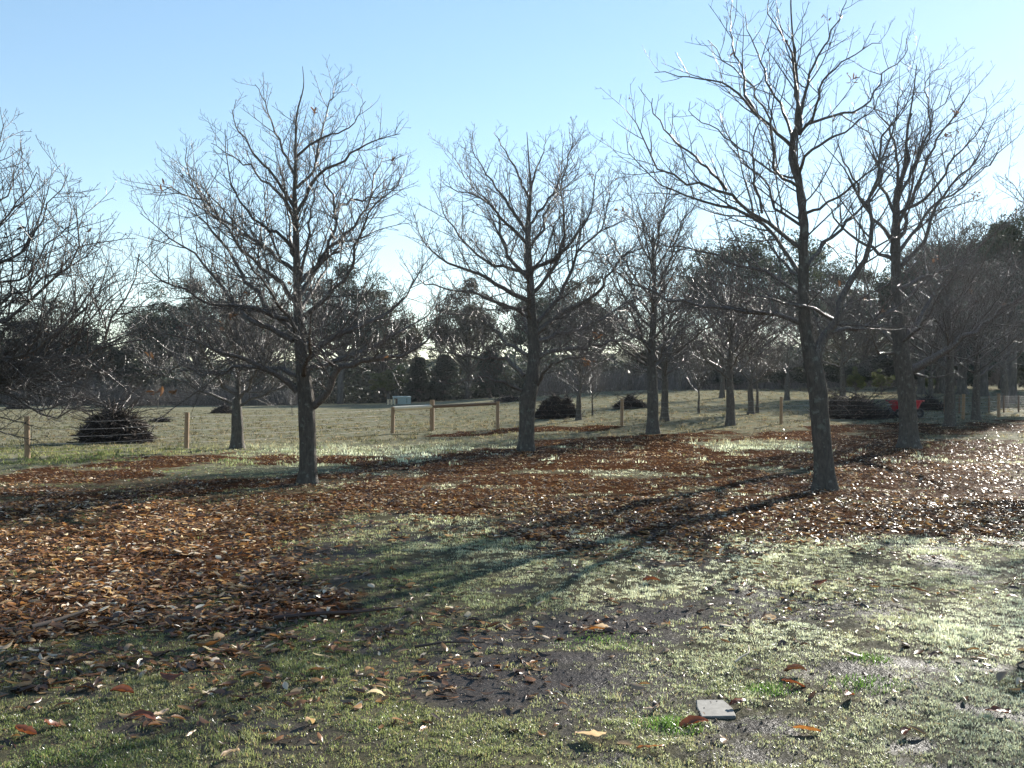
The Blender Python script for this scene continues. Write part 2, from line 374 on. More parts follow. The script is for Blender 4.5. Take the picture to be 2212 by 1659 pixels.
def blades(rg, x, y, h, wd, col):
    n = len(x); z = terrain(x, y) + Z_extra(x, y) - .004
    az = rg.uniform(0, 2 * np.pi, n); lean = rg.uniform(.15, 1.1, n) * h; bx, by = np.cos(az), np.sin(az)
    ta = az + rg.normal(1.57, .5, n); sx, sy = np.cos(ta) * wd / 2, np.sin(ta) * wd / 2
    P0 = np.stack([x - sx, y - sy, z], 1); P1 = np.stack([x + sx, y + sy, z], 1)
    mx, my, mz = x + bx * lean * .35, y + by * lean * .35, z + h * .62
    P2 = np.stack([mx + sx * .8, my + sy * .8, mz], 1); P3 = np.stack([mx - sx * .8, my - sy * .8, mz], 1)
    P4 = np.stack([x + bx * lean, y + by * lean, z + h * rg.uniform(.75, 1, n)], 1)
    V = np.stack([P0, P1, P2, P3, P4], 1).reshape(-1, 3); b = np.arange(n)[:, None] * 5
    return V, b + np.array([[0, 1, 2, 3]]), b + np.array([[3, 2, 4]]), np.repeat(col, 5, 0)
SLAB = P(1543, 1534)
mb = MB()
for (n, nb, d0, d1, pw, hh, ww, rad) in ((52000, 13, 4.0, 11, 1.7, .018, .0036, .032), (34000, 9, 10, 24, 1.8, .024, .007, .06), (52000, 9, 22, 85, 1.6, .055, .020, .13)):
    x, y = field(rg, n, d0, d1, pw)
    cl = fbm(x * 2.6 + 3, y * 2.6, 3); far = sm(24, 34, y); tall = sm(.60, .72, fbm(x * 1.7 + 31, y * 1.7 + 7, 3))
    pr = (1 - np.clip(litter_at(x, y) * 1.5, 0, .97)) * (1 - .96 * soil_at(x, y)) * (.32 + .9 * sm(.37, .56, cl)) * (1 - .55 * far) * (((x - SLAB[0]) / .14) ** 2 + ((y - SLAB[1]) / .22) ** 2 > 1)
    k = rg.random(n) < pr; x, y, tall, far = x[k], y[k], tall[k], far[k]; m0 = len(x)
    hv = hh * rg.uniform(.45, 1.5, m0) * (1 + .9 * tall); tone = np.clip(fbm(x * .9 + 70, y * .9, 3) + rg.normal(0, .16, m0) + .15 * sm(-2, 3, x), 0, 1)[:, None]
    ca = np.array([(.075, .115, .032)]) * (1 - tone) + np.array([(.22, .22, .115)]) * tone; dew_sun = (sm(-2.0, 3.5, x + .4 * (y - 8)) * np.clip(.45 + rg.normal(0, .25, m0) + .6 * sm(.4, .65, fbm(x * 1.2, y * 1.2 + 50, 3)), 0, 1))[:, None]; dew_sun = dew_sun * (1 - far[:, None]); ca = ca * (1 - .45 * far[:, None] * rg.random((m0, 1))) * (1 + far[:, None] * np.array([[.10, -.14, .3]])) * (1 - .55 * far[:, None] * (rg.random((m0, 1)) < .35)); ca = ca * (1 - dew_sun) + np.array([(.66, .69, .60)]) * dew_sun; ca = ca * rg.uniform(.6, 1.35, (m0, 1))  # dew paleness, with sunlit brightness of the right-hand lawn mixed into the blade colour
    j = np.repeat(np.arange(m0), nb); m_ = len(j); an = rg.uniform(0, 6.28, m_); rr = rad * rg.random(m_) ** .6
    x, y, hv, ca = x[j] + np.cos(an) * rr, y[j] + np.sin(an) * rr, hv[j] * rg.uniform(.6, 1.2, m_), ca[j] * rg.uniform(.8, 1.2, (m_, 1))
    dead = rg.random(m_)[:, None] < .10; ca = np.where(dead, np.array([(.26, .21, .13)]), ca)
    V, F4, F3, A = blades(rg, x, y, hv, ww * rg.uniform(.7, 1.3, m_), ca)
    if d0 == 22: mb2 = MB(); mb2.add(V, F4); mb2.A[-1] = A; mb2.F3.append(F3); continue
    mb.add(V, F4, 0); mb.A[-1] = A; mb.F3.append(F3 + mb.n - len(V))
tag(link('pasture', mb2.mesh('pasture', 'tint', False), M_pasture), 'grazed olive pasture tufts beyond the orchard edge', 'pasture', kind='stuff')
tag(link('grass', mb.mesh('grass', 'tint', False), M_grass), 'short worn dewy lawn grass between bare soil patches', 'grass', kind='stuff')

# leaf crumbs, seed husks and soil crumbs lying between the blades
mb = MB(); x, y = field(rg, 60000, 4.2, 14, 1.5); k = rg.random(len(x)) < .22 + .5 * np.maximum(soil_at(x, y) * .25, litter_at(x, y)); x, y = x[k], y[k]; n = len(x)
s_ = rg.uniform(.005, .018, n) * rg.uniform(.5, 1.2, n); T4 = np.array([(-.5, -.35, 0), (.6, -.2, 0), (.1, .6, 0), (0, 0, .55)]); V = np.einsum('nij,kj->nki', rot_euler(rg, n, .5), T4) * s_[:, None, None] + np.stack([x, y, terrain(x, y) + Z_extra(x, y) + .003], 1)[:, None]
mb.add(V.reshape(-1, 3), (np.arange(n)[:, None, None] * 4 + np.array([[0, 1, 3], [1, 2, 3], [2, 0, 3]])[None]).reshape(-1, 3)); mb.A[-1] = np.repeat(np.array([(.05, .038, .030), (.10, .065, .04), (.035, .026, .022), (.30, .24, .17)])[rg.choice(4, n, p=[.4, .2, .32, .08])], 4, 0)
tag(link('crumbs', mb.mesh('crumbs', 'tint', False), M_stick), 'brown leaf crumbs and soil crumbs strewn over the lawn', 'crumbs', kind='stuff')
# lush clumps in the lawn
for i, (px, py, rad, n, hh, lb) in enumerate([(1440, 1572, .15, 420, .062, 'tall bright green grass clump left of the stone slab'), (1655, 1492, .14, 360, .05, 'dark green grass clump right above the stone slab'),
        (1868, 1478, .20, 420, .045, 'wide dark green grass clump, right of the one above the stone slab'), (1872, 1425, .13, 260, .045, 'dark green grass clump farthest right on the lawn'), (1300, 1385, .30, 420, .035, 'fresh green grass patch in the mud under the orange leaf')]):
    x, y, z = P(px, py); a = rg.uniform(0, 6.28, n); rr = rad * rg.random(n) ** .7
    V, F4, F3, A = blades(rg, x + np.cos(a) * rr * 1.2, y + np.sin(a) * rr, hh * rg.uniform(.5, 1.2, n) * (1 - .5 * rr / rad), .0042 * rg.uniform(.7, 1.3, n), np.array([(.075, .135, .030)]) * rg.uniform(.6, 1.5, (n, 1)))
    V = V - [x, y, z]; mb = MB(); mb.add(V, F4); mb.A[-1] = A; mb.F3.append(F3)
    nm = 'grass_clump' if i < 4 else 'grass_patch'
    o = link(nm, mb.mesh(nm, 'tint', False), M_grass); o.location = (x, y, z); tag(o, lb, nm.replace('_', ' '), None, 'stuff' if i == 4 else None)

# ---------------------------------------------------------------- bare trees
def spawn(rg, Pp, Rp, spacing, ang, lenf, lmin, lmax, K, up, tmin=.12, rmax=.65, ra=.0030, rb=.0080, zz=.10, tip=.0030):
    N0, K0, _ = Pp.shape; L = np.linalg.norm(np.diff(Pp, axis=1), axis=2).sum(1)
    cnt = np.maximum(1, np.round(L * (1 - tmin) / spacing * rg.uniform(.8, 1.2, N0))).astype(int)
    idx = np.repeat(np.arange(N0), cnt); n = len(idx)
    k = np.arange(n) - np.repeat(np.cumsum(cnt) - cnt, cnt)
    t = tmin + (1 - tmin) * (k + rg.uniform(.1, .9, n)) / cnt[idx]; t = np.clip(t, 0, .98)
    f = t * (K0 - 1); i = np.minimum(f.astype(int), K0 - 2); fr = (f - i)[:, None]
    A, B = Pp[idx, i], Pp[idx, i + 1]; pos = A * (1 - fr) + B * fr; T = nrm(B - A)
    rad = Rp[idx, i] * (1 - fr[:, 0]) + Rp[idx, i + 1] * fr[:, 0]
    ref = np.where(np.abs(T[:, 2:]) > .85, np.array([[1., 0, 0]]), np.array([[0, 0, 1.]]))
    U = nrm(np.cross(T, ref)); W = np.cross(U, T)     # U sideways, W upwards
    phi = np.where(k % 2 == 0, 0, np.pi) + rg.normal(0, .75, n) + rg.uniform(0, 2 * np.pi, N0)[idx] * (np.abs(T[:, 2]) > .8)
    phi = np.where(np.abs(T[:, 2]) > .8, phi, phi + np.where(k % 3 == 0, np.where(k % 2 == 0, .9, -.9), 0))
    Nn = U * np.cos(phi)[:, None] + W * np.sin(phi)[:, None]
    an = rg.normal(ang, .14, n)[:, None]
    D = nrm(T * np.cos(an) + Nn * np.sin(an) + np.array([[0, 0, .06]]))
    l = np.clip(lenf * L[idx] * (1 - .60 * t) * rg.uniform(.55, 1.15, n), lmin, lmax) * rg.uniform(.8, 1.1, n)
    pts = np.zeros((n, K, 3)); pts[:, 0] = pos; d = D.copy(); z = np.array([[0, 0, 1.]])
    side = nrm(np.cross(D, z) + 1e-3)
    for s in range(1, K):
        d = nrm(d + z * up / (K - 1) + rg.normal(0, zz, (n, 3)) + side * (zz * .9 * (-1) ** s))
        pts[:, s] = pts[:, s - 1] + d * (l / (K - 1))[:, None]
    r0 = np.minimum(rad * rmax, ra + rb * l ** 1.25)[:, None]; s = np.linspace(0, 1, K)[None]
    return pts, np.maximum(r0 * (1 - s) ** .85 + tip * s, tip * .8)
def build_branches(rg, prim, dens=1.0, lod=0, tip=.0025):
    """prim: list of (K,4) arrays xyz+radius. Returns mesh data for the crown"""
    K = 16; Pp = np.stack([resample(q, K) for q in prim]); Rp = Pp[:, :, 3].copy(); Pp = Pp[:, :, :3]
    L = np.linalg.norm(np.diff(Pp, axis=1), axis=2).sum(1)
    wob = rg.normal(0, 1, Pp.shape) * (.008 * L)[:, None, None]; wob[:, :2] = 0; Pp = Pp + wob
    mb = MB(); mb.tubes(Pp, Rp, 7 if lod < 1 else 5)
    s1 = spawn(rg, Pp, Rp, .12 / dens, .84, .46, .40, 1.9, 10, .24, .10, tip=tip, zz=.065)
    mb.tubes(s1[0], s1[1], 5 if lod < 1 else 3)
    s2 = spawn(rg, *s1, .10 / dens, .84, .46, .16, .85, 6, .24, .10, tip=tip, zz=.09)
    mb.tubes(s2[0], s2[1], 4 if lod < 1 else 3)
    s3 = spawn(rg, *s2, .105 / dens * (1 if lod < 1 else 1.5), .82, .42, .06, .28, 4 if lod < 1 else 3, .22, .12, tip=tip * .95, zz=.13)
    mb.tubes(s3[0], s3[1], 3)
    ends = s2[0][:, -1]
    return mb, ends
def dead_leaves(rg, ends, n, size=.14):
    mb = MB()
    for c in ends[rg.choice(len(ends), n, replace=False)]:
        k = rg.integers(1, 5) if rg.random() < .7 else rg.integers(6, 11)
        L = leaf_grid(rg, k, 5, 3); Rm = rot_euler(rg, k, 1.2); V = np.einsum('nij,nkj->nki', Rm, L) * size * rg.uniform(.7, 1.1)
        V = V + c + rg.normal(0, .05, (k, 1, 3)) - np.array([0, 0, .05])
        g = np.arange(15).reshape(5, 3); f = np.stack([g[:-1, :-1], g[1:, :-1], g[1:, 1:], g[:-1, 1:]], -1).reshape(-1, 4)
        mb.add(V.reshape(-1, 3), (np.arange(k)[:, None, None] * 15 + f[None]).reshape(-1, 4), 0)
        mb.A[-1] = np.repeat(np.array([(.20, .10, .05)]) * rg.uniform(.4, 1.0, (k, 1)), 15, 0)
    return mb
def trunk_mesh(rg, tr, flare=True, K=34, S=18):
    q = resample(tr, K)[None]; Pn = q[:, :, :3]; Rn = q[:, :, 3].copy()
    V, F = tube_arrays(Pn, Rn, S); V = V.reshape(K, S, 3)
    z = Pn[0, :, 2] - Pn[0, 0, 2]; th = np.arange(S) / S * 2 * np.pi
    fl = .42 * np.exp(-np.maximum(z, 0) / .15) if flare else 0 * z
    lump = 1 + fl[:, None] * (1 + .45 * np.sin(3 * th + 1)[None] + .3 * np.sin(5 * th)[None])
    lump = lump + .05 * (fbm(th[None] * 1.3 + 7, z[:, None] * 5 + 3, 3) - .5) * 2 + .03 * (fbm(th[None] * 3 + 1, z[:, None] * 14, 2) - .5) * 2
    C = Pn[0][:, None, :]; V = C + (V - C) * lump[:, :, None]
    V[0, :, 2] -= .12
    mb = MB(); mb.add(V.reshape(-1, 3), F); mb.F3.append(np.stack([np.arange(S) + (K - 1) * S, (np.arange(S) + 1) % S + (K - 1) * S, np.full(S, (K - 1) * S)], 1)[1:-1])
    return mb
def traced_tree(label, base, D, trunk, limbs, seed, extra=(), dens=1.0, nleaf=12, group=None, tip=.0025, rs=1.0):
    """trunk [(px,py,width_px)], limbs [(pts, r0_px, depth offset in metres at the tip)] all in photo pixels at distance D"""
    rg = np.random.default_rng(seed)
    bx, by, bz = base
    def w(px, py, dy=0.0):
        d = D + dy; return np.array([(px - CX) / FPX * d - bx, d - by, (HY - py) / FPX * d + CAM_H - bz])
    tr = np.array([[*w(a, b), c / 2 / FPX * D * rs] for a, b, c in trunk]); tr[0, 2] = 0
    prim = []
    for pts, r0, dy in limbs:
        n = len(pts); s = np.linspace(0, 1, n) ** .9
        q = np.array([[*w(a, b, dy * s[i]), 0] for i, (a, b) in enumerate(pts)])
        prim.append(np.concatenate([q[:, :3], (r0 * .72 / FPX * D * (1 - np.linspace(0, 1, n)) ** 1.15 + .0055)[:, None]], 1))
    # limbs towards and away from the viewer, which the photo shows foreshortened
    for (h, az, ln, inc, r0) in extra:
        k = np.argmin(abs(tr[:, 2] - h)); c = resample(tr, 60); k = np.argmin(abs(c[:, 2] - h)); pos = c[k, :3]
        prim.append(auto_limb(rg, pos, az, ln, inc, r0))
    cc = resample(tr, 40)[17:35]; cc[:, 3] *= .9; prim.append(cc); mb, ends = build_branches(rg, prim, dens, 0, tip)
    root = empty('bare_tree', (bx, by, bz), label, 'tree', group)
    link('trunk', trunk_mesh(rg, tr, True, 60).mesh('trunk'), M_bark, root)
    link('branches', mb.mesh('branches'), M_twig, root)
    if nleaf: link('dead_leaves', dead_leaves(rg, ends, nleaf).mesh('dead_leaves', 'tint'), M_leaf, root)
    return root
def auto_limb(rg, pos, az, ln, inc, r0, up=.55):
    d = np.array([math.sin(inc) * math.cos(az), math.sin(inc) * math.sin(az), math.cos(inc)]); q = [pos.copy()]; n = 9
    for s in range(n):
        d = d + np.array([0, 0, up / n]) * (.4 + s / n) + rg.normal(0, .07, 3); d /= np.linalg.norm(d); q.append(q[-1] + d * ln / n)
    q = np.array(q); t = np.linspace(0, 1, n + 1)
    return np.concatenate([q, (r0 * .8 * (1 - t) ** 1.1 + .0055)[:, None]], 1)
def auto_tree_data(seed, H, Rc, th, r, nprim, lod=1, dens=.9, lean=.0, inc0=1.15, inc1=.45, open_=False):
    rg = np.random.default_rng(seed); n = 9; q = []; p = np.zeros(3); x = y = 0
    for i in range(n):
        t = i / (n - 1); z = H * .93 * t
        if i > 1: x += rg.normal(lean, .05) * H / 8; y += rg.normal(0, .05) * H / 8
        q.append((x, y, z, max(r * (1 - t) ** .9, .008) * (1 if z < th or not open_ else .55)))
    q.insert(1, (q[0][0], q[0][1], th * .5, r * .93)); q = np.array(sorted(q, key=lambda a: a[2])); c = resample(q, 80); prim = []
    for i in range(nprim):
        f = (i + rg.uniform(0, .6)) / nprim; h = th + (H * .86 - th) * f ** 1.25; k = np.argmin(abs(c[:, 2] - h)); az = i * 2.4 + rg.uniform(-.4, .4)
        env = math.sqrt(max(.05, 1 - (f * .95) ** 2)); ln = Rc * 1.15 * (.42 + .62 * env) * rg.uniform(.8, 1.12); inc = inc0 + (inc1 - inc0) * f + rg.normal(0, .1)
        prim.append(auto_limb(rg, c[k, :3], az, ln, inc, min(c[k, 3] * .62, .010 + .0105 * ln), .65))
    cc = resample(q, 40)[20:36]; cc[:, 3] *= .9; prim.append(cc); mb, ends = build_branches(rg, prim, dens, lod, .0042 if lod else .0034)
    tm = trunk_mesh(rg, q, True, 30, 12)
    return tm.mesh('trunk'), mb.mesh('branches'), ends, rg
def place_tree(data, loc, rz, s, label, nleaf=0, group=None, name='bare_tree'):
    root = empty(name, loc, label, 'tree', group, rz, s)
    link('trunk', data[0], M_bark, root); link('branches', data[1], M_twig, root)
    if nleaf: link('dead_leaves', dead_leaves(data[3], data[2], nleaf).mesh('dead_leaves', 'tint'), M_leaf, root)
    return root
def tf(sc, ox, oy):                                   # crop coordinates -> photo pixels
    return lambda pts: [(a * sc + ox, b * sc + oy) for a, b in pts]

# tree A: left of centre
c5 = tf(.576, 265.4, 106.2)
bA = P(665, 1046); DA = bA[1]
TA = [(*c5([(a, b)])[0], w_ * .576) for a, b, w_ in [(697,1632,66),(694,1500,62),(690,1380,64),(686,1300,60),(672,1180,50),(662,1060,42),(655,950,33),(652,850,29),(649,700,22),(642,560,15),(647,400,10),(650,250,7),(676,140,4),(672,62,2)]]
LA = [(c5(a), r, d) for a, r, d in [
 ([(655,1285),(590,1225),(500,1180),(430,1165),(370,1135),(310,1110),(230,1080),(130,1065),(20,1000)], 9, -.6),
 ([(715,1340),(765,1290),(800,1200),(880,1180),(970,1165),(1050,1150),(1130,1100),(1190,990),(1215,900)], 11, -1.0),
 ([(800,1200),(740,1130),(700,1090),(672,1030),(650,980),(660,940)], 5, -.5),
 ([(640,1090),(540,1045),(450,990),(390,930),(330,840),(250,760),(150,680),(60,620)], 9, .8),
 ([(650,950),(590,890),(540,840),(480,780),(420,700),(330,600),(250,500),(235,370)], 7, -1.2),
 ([(640,1060),(530,950),(450,850),(400,760),(330,680),(260,590),(220,480)], 8, .5),
 ([(660,930),(700,860),(740,790),(790,700),(790,590),(740,460),(710,360),(700,300)], 7, .9),
 ([(790,610),(850,570),(930,555),(1010,520),(1060,460)], 4, 1.4),
 ([(680,1170),(800,1080),(900,1040),(980,1000),(1060,930),(1100,850),(1180,740)], 9, 1.5),
 ([(670,1010),(740,950),(800,900),(860,820),(880,710),(920,620),(1000,540),(1050,470)], 7, -.8),
 ([(650,620),(720,480),(800,430),(880,370),(960,335),(1040,310)], 5, -.7),
 ([(645,640),(600,560),(540,500),(470,440),(400,400),(330,350)], 5, 1.0),
 ([(640,590),(570,480),(500,400),(430,300),(400,230)], 4.5, -.9),
 ([(648,480),(600,380),(560,280),(530,200),(490,130)], 4, .5),
 ([(650,520),(720,440),(740,330),(770,220),(795,120)], 4, .6),
 ([(650,400),(730,340),(850,290),(910,190)], 3.5, -.4),
 ([(648,760),(580,690),(500,650),(440,560),(400,480),(380,300)], 5, -1.5),
 ([(640,1020),(560,1000),(440,960),(330,950),(220,900),(120,850),(50,780)], 7, -1.6),
 ([(655,840),(560,760),(480,700),(380,640),(280,560),(160,520),(120,560)], 6, 1.6),
 ([(660,880),(760,760),(850,680),(920,560),(960,430),(1000,400)], 6, 1.7),
 ([(680,1200),(800,1170),(920,1120),(1030,1060),(1130,1010),(1190,900)], 8, 2.0),
 ([(670,1230),(560,1200),(440,1190),(330,1220),(230,1190),(140,1200),(80,1180)], 7, 1.6),
]]
EX = lambda zs, rr: [(z, az, ln, inc, r) for (z, az, ln, inc, r) in zs]
exA = [(1.9, -1.4, 2.8, 1.15, .055), (2.2, 1.7, 3.0, 1.1, .055), (2.6, -1.9, 2.7, .95, .045), (3.0, 1.2, 2.8, .9, .045), (3.5, -1.1, 2.2, .75, .035), (3.9, 2.0, 2.2, .7, .03), (4.4, -1.8, 1.7, .6, .025), (4.9, 1.5, 1.4, .5, .02)]
traced_tree('bare tree with pale lichened trunk standing just left of the short post and rail fence', bA, DA, TA, LA, 21, exA, 1.0, 14)

# tree C: centre
c6 = tf(.448, 885, 248)
bC = P(1137, 975); DC = bC[1]
TC = [(*c6([(a, b)])[0], w_ * .448) for a, b, w_ in [(562,1622,74),(565,1480,74),(570,1370,80),(590,1280,68),(600,1150,56),(592,1000,48),(586,900,42),(582,800,35),(575,700,31),(570,600,28),(572,500,20),(583,380,12),(578,280,9),(572,180,6),(565,80,3)]]
LC = [(c6(a), r, d) for a, r, d in [
 ([(605,1060),(700,980),(800,920),(900,860),(950,790),(1010,700),(1090,620),(1130,540)], 8, -1.0),
 ([(605,1180),(680,1140),(800,1130),(900,1110),(1000,1095),(1106,1060),(1180,1000)], 8, 1.0),
 ([(600,1010),(700,920),(760,800),(800,690),(880,600),(940,500),(970,380),(1060,300)], 7, .8),
 ([(595,860),(660,790),(720,690),(745,570),(730,430),(740,300),(770,180),(785,90)], 6, -.7),
 ([(590,520),(660,420),(720,330),(730,230),(740,130)], 4, .7),
 ([(580,900),(480,850),(370,795),(250,745),(150,690),(60,600),(20,470)], 7.5, -1.4),
 ([(570,790),(490,690),(440,600),(430,500),(380,420),(290,330),(190,160)], 6, 1.0),
 ([(565,620),(490,540),(430,480),(370,420),(290,380),(200,350),(150,300)], 5, -1.2),
 ([(565,570),(500,460),(430,370),(370,280),(310,180),(290,90)], 5, .8),
 ([(575,980),(500,930),(420,900),(360,870)], 4, -1.4),
 ([(545,1335),(480,1300),(400,1270),(300,1270),(200,1300),(120,1280)], 5, -1.4),
 ([(550,1260),(480,1180),(400,1170),(300,1170),(150,1140),(0,1100)], 8, .8),
 ([(570,1160),(470,1100),(420,1040),(330,980),(200,960),(90,900)], 6, 1.5),
 ([(610,1310),(660,1230),(720,1190),(820,1170),(900,1200)], 6, -1.6),
 ([(582,380),(610,270),(645,180),(660,90)], 3.5, .4),
 ([(575,400),(510,260),(450,150),(400,80)], 3.5, -.5),
 ([(570,640),(640,560),(650,480),(700,400),(800,300),(840,170)], 4.5, 1.4),
 ([(585,740),(690,700),(790,600),(870,470),(900,300),(920,260)], 5.5, -1.5),
 ([(580,760),(470,740),(330,680),(220,560),(150,450),(130,360)], 5.5, 1.5),
 ([(600,1100),(720,1060),(860,1020),(960,960),(1080,900),(1150,820)], 7, 1.8),
 ([(585,940),(450,920),(330,860),(180,840),(60,800),(0,720)], 6, .6),
]]
exC = [(2.4, -1.5, 3.4, 1.1, .06), (2.8, 1.6, 3.4, 1.05, .06), (3.4, -1.9, 3.2, .9, .05), (3.9, 1.3, 3.0, .85, .045), (4.6, -1.2, 2.6, .7, .04), (5.2, 1.9, 2.3, .65, .03), (6., -1.7, 1.9, .5, .025)]
traced_tree('bare tree with thick dark trunk in the centre, right of the brown rail', bC, DC, TC, LC, 22, exC[1:], .92, 12, tip=.0034)

# tree D: tall leaning tree right of centre
c7 = tf(.4266, 1327, 0); c4 = tf(.32, 1592.6, 486.6)
bD = P(1782, 1060); DD = bD[1]
TD = [(1782,1062,46),(1778,990,41),(1772,918,39),(1766,840,40),(1756,785,36),(1743,730,28),(1736,646,25),(1737,582,22),(1735,518,20),(1739,490,18),(1730,427,16),(1726,384,15),(1714,333,14),(1714,295,12),(1724,262,8),(1724,180,6),(1715,90,4),(1710,0,3),(1716,-70,2)]
LD = [([(1762,800),(1768,745),(1780,712),(1800,698),(1823,653),(1858,570),(1877,502),(1886,427),(1907,324),(1930,240),(1962,170)], 16, -.5),
 ([(1768,762),(1790,722),(1842,712),(1877,695),(1932,666),(1977,624),(2030,590),(2100,540)], 7, .9),
 ([(1800,690),(1746,663),(1714,660),(1673,650),(1625,637),(1592,627),(1520,600),(1440,590)], 4.5, -1.2),
 ([(1745,705),(1681,680),(1605,675),(1502,660),(1414,631),(1355,604),(1326,575),(1305,530)], 7, .6)]
LD += [(c7(a), r, d) for a, r, d in [
 ([(905,745),(850,690),(740,600),(650,490),(560,430),(450,400),(330,375),(210,350)], 5, -.4),
 ([(740,600),(660,460),(655,350),(610,250),(585,100),(600,-20)], 4, .5),
 ([(905,700),(860,560),(780,400),(740,280),(690,180),(660,60)], 4, 1.0),
 ([(920,690),(930,550),(930,400),(900,250),(840,170),(790,60),(800,-100)], 4.5, -.5),
 ([(940,680),(980,450),(1010,330),(1080,200),(1150,80),(1180,-40)], 4.5, .4),
 ([(945,670),(1010,580),(1050,420),(1130,330),(1250,250),(1350,200)], 4, -.7),
 ([(970,630),(1150,570),(1280,520),(1350,380),(1460,300),(1490,200)], 3.5, .9),
 ([(940,870),(980,780),(1080,710),(1200,640),(1300,560),(1420,370)], 4.5, -.9),
 ([(930,900),(860,890),(740,830),(600,720),(500,640),(400,580),(380,520)], 3, 1.1),
 ([(950,1260),(800,1150),(700,1080),(570,960),(420,940),(260,870),(160,720),(110,620),(50,560)], 6, -.8),
 ([(570,960),(500,880),(400,790),(280,680),(200,560),(190,490)], 4, -1.0),
 ([(950,1400),(870,1280),(780,1150),(620,1060),(450,1020),(350,1000),(240,930),(100,800),(60,680)], 6, .9),
 ([(750,1080),(710,850),(710,700),(740,600),(700,500)], 3, -.6),
 ([(950,1500),(820,1410),(600,1330),(500,1290),(330,1250),(150,1180),(60,1080)], 5, 1.4),
 ([(975,1350),(1070,1220),(1200,1110),(1300,1000),(1370,850),(1400,740)], 6, 1.2),
 ([(970,1080),(1060,1040),(1160,980),(1300,860),(1430,750),(1560,640)], 4, -1.0),
 ([(960,1150),(830,1050),(760,900),(640,800),(560,640),(520,540)], 4, 1.6),
 ([(940,950),(820,850),(800,700),(770,560),(700,440),(560,300),(480,200)], 4, -1.4),
]]
exD = [(3.3, 1.8, 2.4, .85, .04)]; _ = [(3.9, -1.9, 2.2, .8, .035), (4.6, 1.3, 2.0, .75, .03)]
traced_tree('tallest bare tree, its leaning mossy trunk forking right of centre', bD, DD, TD, LD, 23, exD, .60, 8)

# tree E: big tree at the right behind D
bE = P(1962, 968); DE = bE[1]
TE = [(1962,970,44),(1962,920,38),(1957,838,37),(1948,775,36),(1944,735,29),(1937,646,23),(1936,550,19),(1937,480,16),(1938,420,13),(1955,363,8),(1962,280,5),(1975,200,3),(1982,140,2)]
LE = [([(1970,800),(2009,778),(2050,749),(2105,711),(2169,666),(2230,630),(2300,570)], 13, -1.0)]
LE += [(c4(a), r, d) for a, r, d in [
 ([(1100,860),(1190,690),(1260,580),(1330,450),(1450,330),(1600,200),(1700,50)], 11, .8),
 ([(1070,800),(960,700),(900,560),(880,400),(820,250),(700,150)], 6, 1.2),
 ([(1070,860),(970,865),(935,800),(880,700),(760,600),(640,540)], 4.5, -1.2),
 ([(1200,1000),(1270,1020),(1340,1030),(1450,1000),(1560,1040)], 4, -1.4)]]
LE += [(c7(a), r, d) for a, r, d in [
 ([(1430,1370),(1560,1230),(1600,1130),(1680,980),(1800,860),(1900,700),(1960,560)], 7, -.6),
 ([(1430,1220),(1500,1130),(1480,1040),(1510,900),(1600,700),(1680,480),(1760,360)], 6, .7),
 ([(1430,1150),(1530,950),(1640,700),(1790,500),(1810,430)], 5.5, -.9),
 ([(1430,1100),(1350,900),(1400,700),(1480,500),(1550,330)], 5, .9),
 ([(1430,1290),(1500,1200),(1600,1060),(1750,950),(1950,780),(2070,640)], 6, 1.3),
 ([(1420,1230),(1300,1080),(1210,900),(1150,760),(1120,640)], 5.5, -1.0),
 ([(1430,1320),(1300,1250),(1150,1150),(1060,1000),(980,900)], 6, 1.4),
 ([(1440,1000),(1540,800),(1600,600),(1580,420),(1700,310)], 4.5, 1.2),
 ([(1440,960),(1420,700),(1330,560),(1290,380)], 4, -1.3),
 ([(1430,1470),(1600,1400),(1780,1320),(1900,1200),(2080,1080)], 7, 1.2),
 ([(1440,1080),(1600,980),(1720,800),(1850,680),(1890,480)], 5, -1.4),
]]
exE = [(2.9, -1.5, 3.6, 1.1, .06), (3.4, 1.6, 3.6, 1.05, .06), (4.9, 1.3, 3.0, .95, .04)]
traced_tree('large spreading bare tree at the right, its trunk in front of the red cart', bE, DE, TE, LE, 24, exE[:1], .52, 10, tip=.0034)

